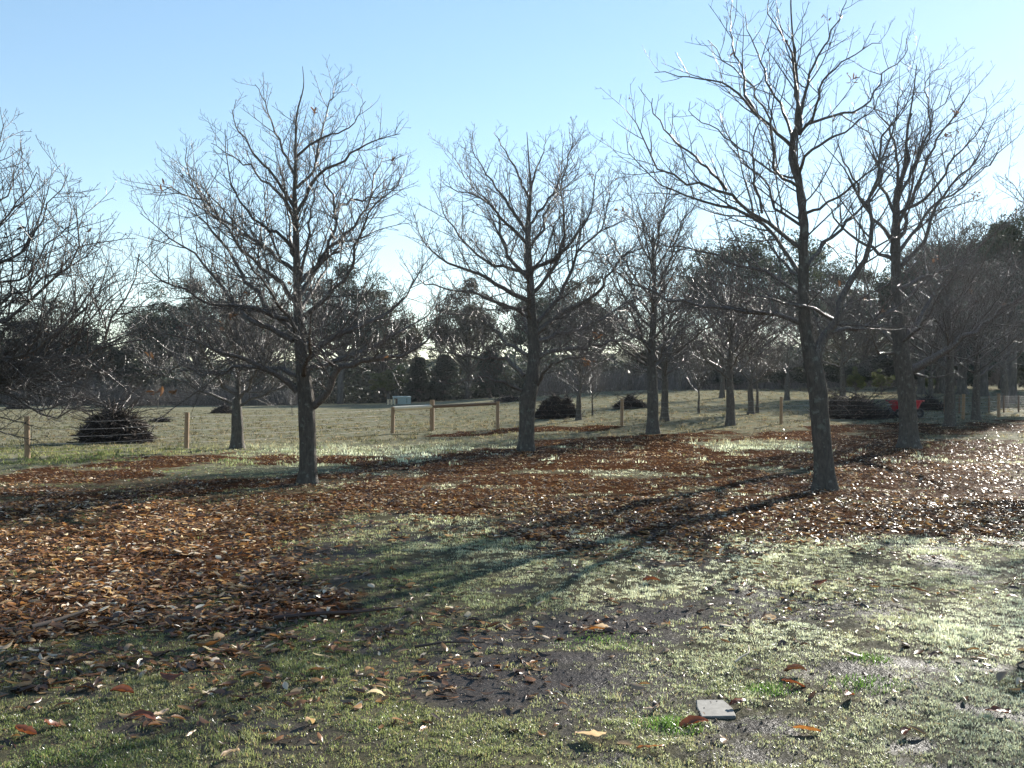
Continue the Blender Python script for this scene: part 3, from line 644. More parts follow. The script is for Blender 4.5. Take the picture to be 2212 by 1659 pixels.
# tree F: trunk just outside the left edge, branches reach into the picture
c3 = tf(.507, 0, 177)
DF = 13.2; bF = Q(-330, DF)
TF = [(-330,1112,52),(-332,1000,46),(-328,900,46),(-325,800,38),(-320,700,32),(-318,600,24),(-310,520,18),(-300,440,12),(-290,360,8),(-285,300,5)]
LF = [([(-325,860),(-200,830),(-90,822),(0,810),(76,785),(167,772),(203,758),(228,724),(248,659),(284,623),(299,552)], 10, .3),
      ([(-322,800),(-180,790),(-60,800),(0,846),(40,856),(86,892),(117,899),(167,887),(193,872)], 5, -.3),
      ([(50,805),(66,841),(101,856),(142,854),(150,848)], 3.2, -.1),
      ([(-325,860),(-200,870),(-80,850),(0,815),(60,800),(120,815),(200,800),(260,815)], 5, .6)]
LF += [([(-322,q0), *c3(a)], r, d) for q0, a, r, d in [
 (780, [(-300,1220),(0,1160),(130,1100),(300,1010),(400,930),(450,760)], 8, .6),
 (760, [(-300,1200),(0,1250),(150,1180),(280,1120),(380,1060),(440,980),(520,900)], 7, 1.2),
 (720, [(-350,1080),(0,1010),(150,900),(280,800),(350,640),(320,520)], 7, -.5),
 (690, [(-330,1000),(-80,980),(80,900),(220,830),(340,760),(410,690)], 6, .9),
 (620, [(-350,900),(0,760),(120,680),(190,560),(290,400)], 6, .4),
  (600, [(-400,800),(-100,700),(0,610),(70,520),(150,400)], 5, -.5),
 (560, [(-400,740),(-150,620),(-20,520),(50,420),(60,340)], 4.5, .7),
 (500, [(-400,620),(-200,500),(-60,400),(-10,280),(10,160)], 4, .2),
 (640, [(-350,900),(-50,860),(100,830),(200,700),(300,620),(340,600)], 5, 1.3),
 (800, [(-300,1250),(-50,1180),(120,1160),(250,1060),(330,960),(430,820)], 6, -.9)]]
LF += [([(-328,880),(-450,820),(-600,780),(-750,700)], 9, .5), ([(-322,700),(-450,600),(-560,500),(-640,380)], 7, -.5), ([(-318,560),(-420,440),(-480,300),(-520,180)], 6, .5)]
exF = [(1.7, 1.6, 2.6, 1.1, .05), (2.1, -1.5, 2.2, 1.0, .045), (2.6, 1.2, 2.4, .9, .04), (3.2, 1.9, 2.0, .7, .03)]
traced_tree('bare tree outside the left edge, branches reaching in above the left fence post', bF, DF, TF, LF, 25, exF, 1.05, 14, tip=.0028)

# further orchard trees
d1 = auto_tree_data(31, 5.2, 3.4, 1.25, .20, 20, 0, .9, 0, 1.15, .55, True)
d2 = auto_tree_data(32, 7.2, 3.4, 1.9, .19, 24, 0, .85)
d3 = auto_tree_data(33, 6.2, 3.3, 1.7, .17, 20, 1, .85)
d4 = auto_tree_data(34, 5.0, 3.0, 1.3, .15, 18, 1, .85, 0, 1.1, .6, True)
d5 = auto_tree_data(35, 3.2, 1.5, .95, .05, 14, 1, 1.0, 0, .8, .4)
d6 = auto_tree_data(36, 8.0, 4.0, 2.0, .20, 24, 0, .85)
def at(px, py, s, data, rz, label, nleaf=0):
    return place_tree(data, P(px, py), rz, s, label, nleaf)
at(513, 970, .92, d1, .5, 'low spreading bare tree with short pale trunk, left of the lichened trunk', 5)
at(1410, 937, 1.08, d2, 1.0, 'bare tree with dark upright trunk midway between the central tree and the leaning tree', 6)
at(1436, 909, .95, d3, 2.2, 'thinner bare tree peeping out right behind the dark upright trunk')
at(1250, 907, .80, d4, .2, 'small bare tree between the brush heap and the lone fence post')
at(1280, 897, .75, d5, .9, 'slender young bare tree just right of the small tree by the brush heap')
at(1509, 893, 1.0, d5, 2.9, 'slim bare tree standing in the far shade right of centre')
at(1578, 919, 1.0, d3, 4.0, 'bare tree with low fork before the shaded paddock, left of the leaning tree')
at(1622, 895, .95, d4, 5.2, 'bare tree far back, just left of the fence post beside the leaning tree')
at(1636, 892, 1.3, d5, 1.9, 'thin bare tree close behind the far tree by the fence post')
at(2052, 921, 1.05, d2, 3.4, 'bare tree with dark trunk right of the red cart', 5)
at(2108, 907, 1.0, d3, .6, 'bare tree between the two right-hand fence posts')
place_tree(d6, Q(2530, 20.5), 2.6, .95, 'bare tree outside the right edge whose branches reach in at the right', 6)
at(815, 864, .95, d5, .4, 'small pale bare tree in the far field left of the pale shed')
at(777, 862, .9, d5, 3.0, 'small bare tree in the far field, second left of the pale shed')
at(631, 899, .55, d5, 1.2, 'tiny bare sapling alone in the paddock behind the lichened trunk')
at(576, 876, .6, d5, 5.0, 'small dark sapling far back between the two left trunks')
at(341, 882, .8, d5, 2.1, 'thin bare sapling at the field edge behind the left brush heap')
for i, (px_, d_, s_, dd, lb) in enumerate([(1560, 62, 1.0, d3, 'bare tree in the back orchard row, above the slim shaded tree'),
        (1700, 58, 1.05, d4, 'bare tree in the back orchard row behind the lone post by the leaning tree'),
        (1820, 64, 1.1, d3, 'bare tree in the back orchard row directly behind the dark brush heap'), (2170, 50, 1.15, d3, 'bare tree behind the rightmost fence post'),
        (1470, 80, .9, d4, 'farthest bare tree, seen between the upright trunk and the shaded paddock'), (2010, 60, 1.1, d4, 'bare tree behind the red cart')]):
    place_tree(dd, Q(px_, d_), i * 1.3, s_, lb)

# ---------------------------------------------------------------- leafy trees and scrub at the back
def cards(rg, c, n, size, asp=.4, tilt=1.0, flat=.35):
    """n small pointed leaf sprays around points c (n,3)"""
    L = np.array([(-.5, 0, 0), (-.1, -.5 * asp, .05), (.5, 0, 0), (-.1, .5 * asp, -.05)])
    Rm = rot_euler(rg, n, tilt); s = size * rg.uniform(.5, 1.3, n)
    V = np.einsum('nij,kj->nki', Rm, L) * s[:, None, None] + c[:, None, :]
    F = np.arange(n)[:, None] * 4 + np.arange(4)[None]
    return V.reshape(-1, 3), F
def gum_data(seed, H, Rc, base=.35, clumps=34, per=700, col=(.055, .075, .045), size=.42, kind='gum'):
    rg = np.random.default_rng(seed); mb = MB(); tb = MB(); cs = []
    if kind == 'cone':
        for i in range(clumps):
            f = rg.random() ** .8; rr = Rc * (1 - f) ** .8 * rg.uniform(.5, 1.0); az = rg.uniform(0, 6.28)
            cs.append((rr * math.cos(az), rr * math.sin(az), H * (base + (1 - base) * f), .20 * Rc + .35))
    else:
        for i in range(clumps):
            az = rg.uniform(0, 6.28); f = rg.uniform(0, 1); el = math.asin(min(1, rg.uniform(-.25, 1)))
            rr = rg.uniform(.35, 1.0) ** .6 * (1 + .25 * math.sin(2 * az + seed) + .15 * math.sin(3 * az + 2 * seed)); cz = H * (base + (1 - base) * .42); hz = H * (1 - base) * .56
            cs.append((Rc * rr * math.cos(el) * math.cos(az), Rc * rr * math.cos(el) * math.sin(az), cz + hz * rr * math.sin(el), Rc * rg.uniform(.17, .34)))
    # trunk and limbs that carry the clumps
    r = .028 * H + .05; n = 8; q = [(rg.normal(0, .02) * H * (i > 0), rg.normal(0, .02) * H * (i > 0), H * .72 * i / n, r * (1 - i / n) ** .8 + .03) for i in range(n + 1)]
    q = np.array(q); qq = resample(q, 20); tb.tubes(qq[None, :, :3], qq[None, :, 3], 10); P_ = []; R__ = []
    for c in cs:
        k = int(len(qq) * rg.uniform(.3, .85)); a = qq[k, :3]; b = np.array(c[:3]); mid = (a + b) / 2 + np.array([0, 0, -.05 * H]) + rg.normal(0, .15, 3)
        l = resample(np.array([a, mid, b]), 7); P_.append(l); R__.append(np.linspace(qq[k, 3] * .45, .03, 7))
    tb.tubes(np.array(P_), np.array(R__), 5)
    for c in cs:
        k = int(per * rg.uniform(.6, 1.3)); d = nrm(rg.normal(0, 1, (k, 3))) * rg.uniform(.25, 1, (k, 1)) ** .5; d[:, 2] *= .62
        lump = 1 + .4 * (fbm(d[:, 0] * 3 + c[0] + 30, d[:, 1] * 3 + c[1] + d[:, 2] * 2 + 30, 2)[:, None] - .5)
        pts = np.array(c[:3]) + d * c[3] * lump; V, F = cards(rg, pts, k, size, .42, 1.1)
        tone = rg.uniform(.75, 1.25) * rg.uniform(.75, 1.3, (k, 1)); A = np.array([col]) * .62 * tone * np.array([[rg.uniform(.9, 1.15), 1, rg.uniform(.85, 1.1)]])
        mb.add(V, F, 0); mb.A[-1] = np.repeat(A, 4, 0)
    return tb.mesh('trunk'), mb.mesh('foliage', 'tint', False)
GT = {'g1': gum_data(51, 16, 6.5, .22, 80, 420, size=.34), 'g2': gum_data(52, 17, 7.0, .22, 84, 440, (.050, .070, .048), .34), 'g3': gum_data(53, 13, 5.5, .16, 72, 420, (.070, .065, .042), .33),
      'g4': gum_data(54, 10, 5.2, .08, 74, 420, (.036, .050, .030), .33), 'c1': gum_data(55, 11, 3.6, .03, 110, 320, (.030, .045, .026), .36, 'cone'),
      'y1': gum_data(56, 6, 2.6, .05, 40, 260, (.095, .115, .030), .28), 'b1': gum_data(57, 5, 4.0, .05, 30, 380, (.045, .050, .030), .35)}
def gum(key, px, d, top_py, label, rz=0, sx=1.0):
    H = {'g1': 16, 'g2': 17, 'g3': 13, 'g4': 10, 'c1': 11, 'y1': 6, 'b1': 5}[key]
    loc = Q(px, d); h = (HY - top_py) / FPX * d + CAM_H - loc[2]; s = h / H
    root = empty('gum_tree' if key[0] == 'g' else ('conifer' if key[0] == 'c' else 'leafy_shrub'), loc, label, 'tree' if key[0] in 'gc' else 'shrub', None, rz, s)
    root.scale = (s * sx, s * sx, s)
    a = link('trunk', GT[key][0], M_gumbark, root); b = link('foliage', GT[key][1], M_foliage, root)
for i, r in enumerate([
 ('g4', -60, 120, 700, 'dark leafy tree at the far left behind the branches over the fence post', 1.2),
 ('g3', 60, 128, 655, 'leafy tree behind the far left branches, left of the wide domed gum', 1.0),
 ('g4', 175, 132, 705, 'dense dark leafy tree left of the wide domed gum', 1.3),
 ('g1', 330, 138, 650, 'gum tree with arching thin crown on the left of the wide domed gum', 1.0),
 ('g2', 430, 132, 618, 'wide domed gum tree above the low spreading bare tree', 1.0),
 ('g1', 570, 140, 632, 'gum tree with open crown behind the upper trunk of the lichened tree', 1.0),
 ('g2', 735, 128, 580, 'tallest domed gum tree rising right of the lichened trunk', .85),
 ('g3', 830, 135, 640, 'gum tree with drooping crown on the right shoulder of the tallest domed gum', .9),
 ('c1', 905, 128, 775, 'low dark conifer in the gap beside the pale shed', 1.3),
 ('g3', 1010, 128, 618, 'brownish gum tree left of the central bare trunk', .85),
 ('c1', 960, 122, 770, 'dark conifer behind the short post and rail fence', 1.4),
 ('c1', 1060, 122, 762, 'dark conifer left of the central bare trunk, under the brownish gum', 1.5),
 ('g1', 1165, 126, 618, 'gum tree with thin rounded crown directly behind the central bare tree', .8),
 ('g3', 1265, 122, 612, 'brown green gum tree just right of the central bare trunk', .95),
 ('b1', 1360, 130, 800, 'low bushy tree in the gap under the pale sky right of centre', 1.6),
 ('g4', 1440, 125, 720, 'small dark gum tree behind the dark upright trunk', 1.1),
 ('g1', 1600, 105, 490, 'big gum tree with dark crown rising left of the leaning tree', .95),
 ('g2', 1760, 112, 545, 'big gum tree behind the upper trunk of the leaning tree', .9),
 ('g3', 1875, 105, 600, 'leafy gum tree between the leaning tree and the big right tree', 1.0),
 ('g1', 2010, 100, 560, 'gum tree behind the crown of the big right tree', .9),
 ('c1', 2165, 80, 495, 'tall dark conifer at the right edge, its pointed crown against the sky', .8),
 ('g2', 2290, 85, 440, 'tall gum tree cut by the right edge of the view', .9),
 ('g4', 2080, 90, 640, 'low leafy tree left of the tall right-edge conifer', 1.2),
 ('y1', 838, 118, 786, 'dense yellow green bush beside the pale shed', 1.1),
 ('y1', 1848, 62, 795, 'bright yellow green shrub behind the dark brush heap', .8),
 ('y1', 1905, 66, 800, 'yellow green shrub directly left of the big right trunk', .9),
 ('y1', 2008, 70, 806, 'yellow green shrub right of the big right trunk', .8),
 ('b1', 1690, 84, 790, 'dark shaded bush left of the leaning trunk', 1.6),
 ('b1', 1780, 80, 780, 'dark shaded bush right behind the leaning trunk', 1.5),
 ('b1', 1950, 84, 775, 'dark bush filling the gap behind the red cart', 1.8),
 ('b1', 1560, 95, 800, 'dark bush at the edge of the shaded paddock', 1.8)]):
    gum(r[0], r[1], r[2], r[3], r[4], i * 1.7, r[5])
# thick dark pine trunks at the far right
for i, (px, py, wd) in enumerate([(2030, 867, 20), (2078, 852, 20), (2126, 856, 16), (2183, 884, 26), (1990, 852, 16)]):
    loc = P(px, py) if i != 0 else Q(px, 70)
    d = min(max(loc[1], 55), 95); loc = Q(px, d); r = wd / 2 / FPX * d; rg2 = np.random.default_rng(80 + i)
    tm = trunk_mesh(rg2, np.array([(0, 0, 0, r * 1.1), (0, 0, .8, r * .95), (.05, 0, 3, r * .85), (.1, .1, 6, r * .7), (.15, .1, 9, r * .4)]), True, 24, 12)
    names = ['dark flared pine trunk directly right of the big right tree', 'dark flared pine trunk behind the left of the two right-hand posts', 'dark flared pine trunk between the two right-hand posts', 'broad dark pine trunk near the right edge', 'thin dark pine trunk behind the big right trunk']
    root = empty('pine_tree', loc, names[i], 'tree'); link('trunk', tm.mesh('trunk'), M_gumbark, root)
    o = link('foliage', GT['g4'][1], M_foliage, root); o.location = (0, 0, 2.6); o.scale = (.55, .55, .75)
# far wood as one mass, twiggy scrub
rg = np.random.default_rng(90); mb = MB()
for (n, p0, p1, d0, d1, h, col, size) in ((90000, -500, 2900, 140, 190, 7.5, (.032, .044, .030), .75), (30000, -400, 1200, 131, 137, 4.6, (.035, .040, .028), .5), (30000, 1150, 2700, 118, 128, 5.0, (.040, .044, .030), .5)):
    px_ = rg.uniform(p0, p1, n); d = rg.uniform(d0, d1, n); x = (px_ - CX) / FPX * d
    top = h * (.45 + .9 * fbm(x * .09 + d0, d * .05, 3)) * (1 - .55 * np.exp(-((px_ - 1370) / 60) ** 2))
    z = terrain(x, d) + top * rg.random(n) ** 1.3
    V, F = cards(rg, np.stack([x, d, z], 1), n, size, .6); mb.add(V, F, 0)
    mb.A[-1] = np.repeat(np.array([col]) * .6 * rg.uniform(.7, 1.3, (n, 1)) * (.8 + .6 * fbm(x * .15, d * .1, 2)[:, None]), 4, 0)
tag(link('woodland', mb.mesh('woodland', 'tint', False), M_foliage), 'dark far wood closing the field behind the separate trees', 'woodland', kind='stuff')
mb = MB(); n = 9000
px_ = np.concatenate([rg.uniform(-200, 660, n // 2), rg.uniform(1150, 2300, n // 2)]); d = np.where(px_ < 700, rg.uniform(112, 124, n), rg.uniform(92, 108, n)); x = (px_ - CX) / FPX * d
h = 2.6 * (.5 + fbm(x * .2, d * .2, 2)) * rg.uniform(.5, 1.1, n); s = np.linspace(0, 1, 4)[None, :, None]
dv = np.stack([rg.normal(0, .35, n), rg.normal(0, .35, n), np.ones(n)], 1) * h[:, None]
Pn = np.stack([x, d, terrain(x, d)], 1)[:, None] + dv[:, None] * s + rg.normal(0, .06, (n, 4, 3)); mb.tubes(Pn, np.broadcast_to(np.linspace(.03, .01, 4)[None], (n, 4)), 3)
mb.A[-1] = np.repeat(np.array([(.11, .095, .085)]) * rg.uniform(.6, 1.3, (n, 1)), 12, 0)
tag(link('scrub', mb.mesh('scrub', 'tint'), M_stick), 'grey leafless twiggy scrub along the far edge of the field', 'scrub', kind='stuff')

# ---------------------------------------------------------------- brush heaps
def brush(px, py, wm, hm, label, seed, n=900, arms=14, block=False, dist=None):
    rg = np.random.default_rng(seed); loc = Q(px, dist) if dist else P(px, py)
    root = empty('brush_heap', loc, label, 'brush heap'); mb = MB()
    a = rg.uniform(0, 6.28, n); rr = rg.random(n) ** .5
    prof = (lambda r: np.maximum(0, 1 - r) ** .55) if block else (lambda r: np.maximum(0, 1 - r) ** .9)
    c = np.stack([np.cos(a) * rr * wm / 2, np.sin(a) * rr * wm / 2.6, prof(rr) * hm * rg.random(n) ** .6], 1)
    nh = 5; ho = np.stack([rg.uniform(-.30, .30, nh) * wm, rg.uniform(-.18, .18, nh) * wm, rg.uniform(.45, 1.15, nh)], 1); ho[0] = (0, 0, 1.15); hj = rg.integers(0, nh, n)
    c[:, :2] = c[:, :2] * .62 + ho[hj, :2]; c[:, 2] *= ho[hj, 2]
    c[:, 2] *= .7 + .55 * fbm(c[:, 0] * 1.6 + seed, c[:, 1] * 1.6, 2); c[:, 0] += .25 * wm * (fbm(c[:, 2] * 1.5 + seed, a, 2) - .5)
    d = nrm(np.stack([rg.normal(0, 1, n), rg.normal(0, 1, n), rg.normal(.15, .75, n)], 1)); ln = rg.uniform(.3, 1.0, n) * min(1.0, wm / 2.2)
    s = np.linspace(-.5, .5, 5)[None, :, None]; bow = nrm(rg.normal(0, 1, (n, 3)))
    Pn = c[:, None] + d[:, None] * s * ln[:, None, None] + bow[:, None] * (s ** 2) * .25 * ln[:, None, None]; Pn[:, :, 2] = np.maximum(Pn[:, :, 2], .01)
    r = rg.uniform(.005, .016, n)[:, None] * np.linspace(1.2, .6, 5)[None]; mb.tubes(Pn, r, 4); mb.A[-1] = np.repeat(np.array([(.045, .034, .028)]) * (.5 + 1.2 * rg.random((n, 1)) + 3.5 * (rg.random((n, 1)) < .12)), 20, 0)
    link('sticks', mb.mesh('sticks', 'tint'), M_stick, root)
    # packed twigs inside, as dense short sticks
    mb = MB(); k = n * 2; a = rg.uniform(0, 6.28, k); rr = rg.random(k) ** .5 * .9; hj = rg.integers(0, nh, k); c = np.stack([np.cos(a) * rr * wm / 2, np.sin(a) * rr * wm / 2.6, prof(rr) * hm * .9 * rg.random(k)], 1); c[:, :2] = c[:, :2] * .62 + ho[hj, :2]; c[:, 2] *= ho[hj, 2]
    d = nrm(rg.normal(0, 1, (k, 3)) * [1, 1, .6]); s = np.linspace(-.5, .5, 3)[None, :, None]; Pn = c[:, None] + d[:, None] * s * .35; Pn[:, :, 2] = np.maximum(Pn[:, :, 2], 0)
    mb.tubes(Pn, np.full((k, 3), .016), 3); mb.A[-1] = np.repeat(np.array([(.030, .022, .018)]) * rg.uniform(.5, 1.6, (k, 1)), 9, 0)
    link('packed_twigs', mb.mesh('packed_twigs', 'tint'), M_stick, root)
    if arms:
        prim = []
        for i in range(arms):
            az = rg.choice([0, math.pi]) + rg.normal(0, .6); st = np.array([math.cos(az) * wm * rg.uniform(.05, .3), math.sin(az) * wm * .2, hm * rg.uniform(.3, 1.05)])
            prim.append(auto_limb(rg, st, az, wm * rg.uniform(.3, .6), 1.35 + rg.normal(0, .28), .018, .15))
        for q in prim:
            Pp = resample(q, 10)[None]; mb = MB(); mb.tubes(Pp[:, :, :3], Pp[:, :, 3], 5, a=np.array([(.07, .055, .045)]))
            s1 = spawn(rg, Pp[:, :, :3], Pp[:, :, 3], .10, .6, .5, .15, .8, 5, .05); mb.tubes(*s1, 3, a=np.array([(.06, .045, .038)]))
            link('pruned_branch', mb.mesh('pruned_branch', 'tint'), M_stick, root)
    return root
brush(245, 955, 2.4, 1.35, 'large loose heap of cut branches behind the wires, between the two left fence posts', 61, 1700, 40, True)
brush(350, 912, 1.2, .25, 'low scatter of cut branches right of the large left heap', 62, 220, 6)
brush(482, 893, 1.6, .8, 'small dark brush heap behind the low spreading bare tree', 63, 700, 8)
brush(30, 884, 2.0, .8, 'dark brush heap far back at the left edge', 64, 700, 8)
brush(1200, 903, 1.7, 1.2, 'pointed dark brush heap just right of the central bare trunk', 65, 2000, 12)
brush(1362, 882, 1.8, .75, 'dark brush heap behind the lone fence post right of centre', 66, 900, 8)
brush(1850, 904, 3.2, 1.15, 'long dark brush heap left of the red cart', 67, 2400, 18)
brush(1100, 868, 2.4, .6, 'faint far heap in the field behind the brown rail', 68, 400, 4)
brush(2006, 886, 1.6, .8, 'small dark brush heap right of the red cart', 69, 500, 5)

# ---------------------------------------------------------------- post and wire fence
posts = [(-280, 1012, .92, .055), (60, 990, 1.03, .068), (403, 968, 1.02, .066), (848, 936, 1.0, .075), (933, 930, 1.2, .09), (1075, 926, 1.05, .072), (1343, 920, 1.02, .062), (1687, 916, 1.03, .062), (2080, 906, 1.03, .068), (2157, 901, .98, .066)]
fr = empty('wire_fence', P(60, 990), 'post and wire fence crossing the whole view with two rails left of centre', 'fence')
F0 = Vector(fr.location); tops = []
for i, (a, b, h, r) in enumerate(posts):
    x, y, z = P(a, b); rg2 = np.random.default_rng(100 + i); lx, ly = rg2.normal(0, .012, 2)
    p3 = np.array([[(x + lx * k / 3, y + ly * k / 3, z - .1 + (h + .1) * k / 3) for k in range(4)]]) - np.array(F0)
    mb = MB(); mb.tubes(p3, np.full((1, 4), r) * np.array([[1.02, 1, .99, .97]]), 14, cap=True); me = mb.mesh('post', None, False)
    o = link('post', me, M_post, fr); tops.append((x, y, z, h, r))
def rail(i, j, h1, h2, r, mat, flat):
    a, b = tops[i], tops[j]; A = np.array((a[0], a[1], a[2] + h1)) - F0; B = np.array((b[0], b[1], b[2] + h2)) - F0; d = (B - A) / np.linalg.norm(B - A); A = A + d * .02; B = B - d * .02
    if i < j: off = 0
    k = np.linspace(0, 1, 8)[:, None]; Pn = (A + (B - A) * k)[None]; rr = r * (1 + .05 * np.sin(np.linspace(0, 5, 8)))[None]
    mb = MB(); mb.tubes(Pn, rr, 12); link('rail', mb.mesh('rail'), mat, fr)
rail(3, 4, .93, .93, .085, M_rail, False); rail(4, 5, .93, .97, .06, M_rail2, False)
for hgt in (.16, .34, .52, .70, .90):
    mb = MB()
    for i in range(len(tops) - 1):
        if i == 4: continue
        a, b = tops[i], tops[i + 1]; k = np.linspace(0, 1, 20)[:, None]
        A = np.array((a[0], a[1] - a[4], a[2] + hgt)) - F0; B = np.array((b[0], b[1] - b[4], b[2] + hgt)) - F0
        q = A + (B - A) * k; q[:, 2] -= .05 * (4 * k[:, 0] * (1 - k[:, 0])); mb.tubes(q[None], np.full((1, 20), .0026), 5)
    link('wire', mb.mesh('wire'), M_wire, fr)
mb = MB(); A, B = tops[3], tops[4]
q = np.array([(A[0], A[1] - .08, A[2] + .88), (B[0], B[1] - .1, B[2] + .5)]) - np.array(F0); mb.tubes(resample(q, 6)[None], np.full((1, 6), .006), 5); link('brace_wire', mb.mesh('brace_wire'), M_wire, fr)
# small netting fence at the back right
loc0 = P(2066, 893); nf = empty('netting_fence', loc0, 'low stake and netting fence in the shade behind the right-hand posts', 'fence'); pr = []
for k, px in enumerate(range(2040, 2330, 32)):
    x, y, z = P(px, 893 - .02 * (px - 2066)); pr.append((x, y, z)); mb = MB(); p3 = np.array([[(x, y, z - .1), (x, y, z + .4), (x + .01, y, z + .78)]]) - np.array(loc0)
    mb.tubes(p3, np.full((1, 3), .04), 7, cap=True); link('stake', mb.mesh('stake'), M_rail2, nf)
mb = MB(); pr = np.array(pr)
for h_ in np.linspace(.08, .72, 7): mb.tubes((pr + [0, 0, h_] - np.array(loc0))[None], np.full((1, len(pr)), .003), 3)
q = resample(pr, 160) - np.array(loc0); mb.tubes(np.stack([q + [0, 0, .05], q + [0, 0, .72]], 1), np.full((160, 2), .0015), 3); link('netting', mb.mesh('netting'), M_black, nf)

# ---------------------------------------------------------------- red garden cart
x, y, z = P(1955, 903); y += .0; ct = empty('garden_cart', (x, y, z), 'red plastic garden cart half hidden behind the big right trunk', 'cart', None, R_(4), 1.2)
def tub(mb, w0, d0, w1, d1, z0, z1, th=.03):
    def ring(w_, d_, z_, b=.12):
        x_, y_ = w_ / 2, d_ / 2; return [(-x_ + b, -y_, z_), (x_ - b, -y_, z_), (x_, -y_ + b, z_), (x_, y_ - b, z_), (x_ - b, y_, z_), (-x_ + b, y_, z_), (-x_, y_ - b, z_), (-x_, -y_ + b, z_)]
    rings = [ring(w0 - .1, d0 - .1, z0), ring(w0, d0, z0 + .05), ring(w1, d1, z1 - .04), ring(w1 + .12, d1 + .12, z1 - .04), ring(w1 + .12, d1 + .12, z1), ring(w1 - .02, d1 - .02, z1), ring(w0 - 2 * th, d0 - 2 * th, z0 + .06)]
    V = np.array(rings).reshape(-1, 3); n = len(rings); F = [(i * 8 + k, i * 8 + (k + 1) % 8, (i + 1) * 8 + (k + 1) % 8, (i + 1) * 8 + k) for i in range(n - 1) for k in range(8)]
    mb.add(V, F); b = mb.n - len(V)
    for k in range(1, 7): mb.F3.append(np.array([[b, b + k + 1, b + k], [b + (n - 1) * 8, b + (n - 1) * 8 + k, b + (n - 1) * 8 + k + 1]]))
mb = MB(); tub(mb, .72, .6, .98, .75, .22, .62); link('tub', mb.mesh('tub', None, False), M_red, ct)
for sx in (-1, 1):
    for sy in (-1, 1):
        mb = MB(); th = np.linspace(0, 2 * np.pi, 19); c = np.stack([np.cos(th) * .12, np.zeros(19), np.sin(th) * .12], 1) + [sx * .36, sy * .33, .17]
        mb.tubes(c[None], np.full((1, 19), .045), 8); wl = link('wheel', mb.mesh('wheel'), M_black, ct)
        mb = MB(); mb.tubes(np.array([[(sx * .36, sy * .33 - .04, .17), (sx * .36, sy * .33 + .04, .17)]]), np.full((1, 2), .085), 12, cap=True); link('rim', mb.mesh('rim'), M_wire, wl)
mb = MB(); 
for sx in (-1, 1): mb.tubes(np.array([[(sx * .36, -.4, .17), (sx * .36, .4, .17)]]), np.full((1, 2), .018), 6)
mb.box((0, 0, .20), (.8, .4, .04)); link('chassis', mb.mesh('chassis', None, False), M_black, ct)
mb = MB(); mb.tubes(resample(np.array([(-.42, -.1, .2), (-.6, -.1, .3), (-.66, -.1, .45), (-.52, -.1, .47)]), 12)[None], np.full((1, 12), .022), 8); link('handle', mb.mesh('handle'), M_wire, ct)

# ---------------------------------------------------------------- pale shed by the dark trees, pallets
x, y, z = Q(868, 112); sh = empty('shed', (x, y, z), 'small pale flat-roofed shed below the dark conifers', 'shed', None, R_(12))
mb = MB(); mb.box((0, 0, .38), (1.9, 1.2, .76)); link('wall', mb.mesh('wall', None, False), M_pale, sh)
mb = MB(); mb.add([(-1.02, -.68, .765), (1.02, -.68, .765), (1.02, .68, .86), (-1.02, .68, .86), (-1.02, -.68, .80), (1.02, -.68, .80), (1.02, .68, .90), (-1.02, .68, .90)], [(0, 3, 2, 1), (4, 5, 6, 7), (0, 1, 5, 4), (1, 2, 6, 5), (2, 3, 7, 6), (3, 0, 4, 7)]); link('roof', mb.mesh('roof', None, False), M_pale, sh)
mb = MB(); mb.box((-.72, -.61, .34), (.36, .03, .6)); link('door', mb.mesh('door', None, False), M_rail2, sh)
mb = MB(); mb.box((.5, -.61, .4), (.05, .03, .5)); link('gap', mb.mesh('gap', None, False), M_dark, sh)
x, y, z = Q(846, 111); pl = empty('pallet_stack', (x, y, z), 'stack of wooden pallets beside the pale shed', 'pallets')
for k in range(4):
    mb = MB()
    for j in range(4): mb.box((0, -.3 + j * .2, .13 + k * .15), (.9, .12, .03))
    for j in range(3): mb.box((-.38 + j * .38, 0, .065 + k * .15), (.1, .8, .09))
    link('pallet', mb.mesh('pallet', None, False), M_rail, pl)

# ---------------------------------------------------------------- foreground things
x, y, z = P(1543, 1534); rgs = np.random.default_rng(5)
q = [(-.092, -.125), (.085, -.115), (.098, .02), (.078, .150), (-.02, .158), (-.070, .150), (-.088, .03)]
mb = MB(); n = len(q); V = [(a, b, -.04) for a, b in q] + [(a, b, .006 + .003 * math.sin(a * 40)) for a, b in q] + [(a * .95, b * .96, .010) for a, b in q]
mb.add(V, [(i, (i + 1) % n, n + (i + 1) % n, n + i) for i in range(n)] + [(n + i, n + (i + 1) % n, 2 * n + (i + 1) % n, 2 * n + i) for i in range(n)])
mb.F3.append(np.array([[2 * n, 2 * n + i, 2 * n + i + 1] for i in range(1, n - 1)]))
o = link('stone_slab', mb.mesh('stone_slab', None, False), M_slab); o.location = (x, y, z + .000); tag(o, 'flat grey stone slab set in the grass at the bottom right', 'stone')
def fleaf(px, py, size, col, rz, label, seed, curl=None):
    rg = np.random.default_rng(seed); L = leaf_grid(rg, 1, 9, 5)[0] * size * .82; L[:, 2] += rg.normal(0, .0035, 45); L[:, 2] -= L[:, 2].min()
    g = np.arange(45).reshape(9, 5); f = np.stack([g[:-1, :-1], g[1:, :-1], g[1:, 1:], g[:-1, 1:]], -1).reshape(-1, 4)
    me = mesh_from('fallen_leaf', L, [f], {'tint': np.broadcast_to(np.array(col), (45, 3)) * (.8 + .4 * rg.random((45, 1)))})
    o = link('fallen_leaf', me, M_leaf); x, y, z = P(px, py); o.location = (x, y, z + float(Z_extra(np.array([x]), np.array([y]))[0]) + .018); o.rotation_euler = (rg.normal(0, .2), rg.normal(0, .15), rz)
    tag(o, label, 'leaf', 'single leaves lying on the foreground grass')
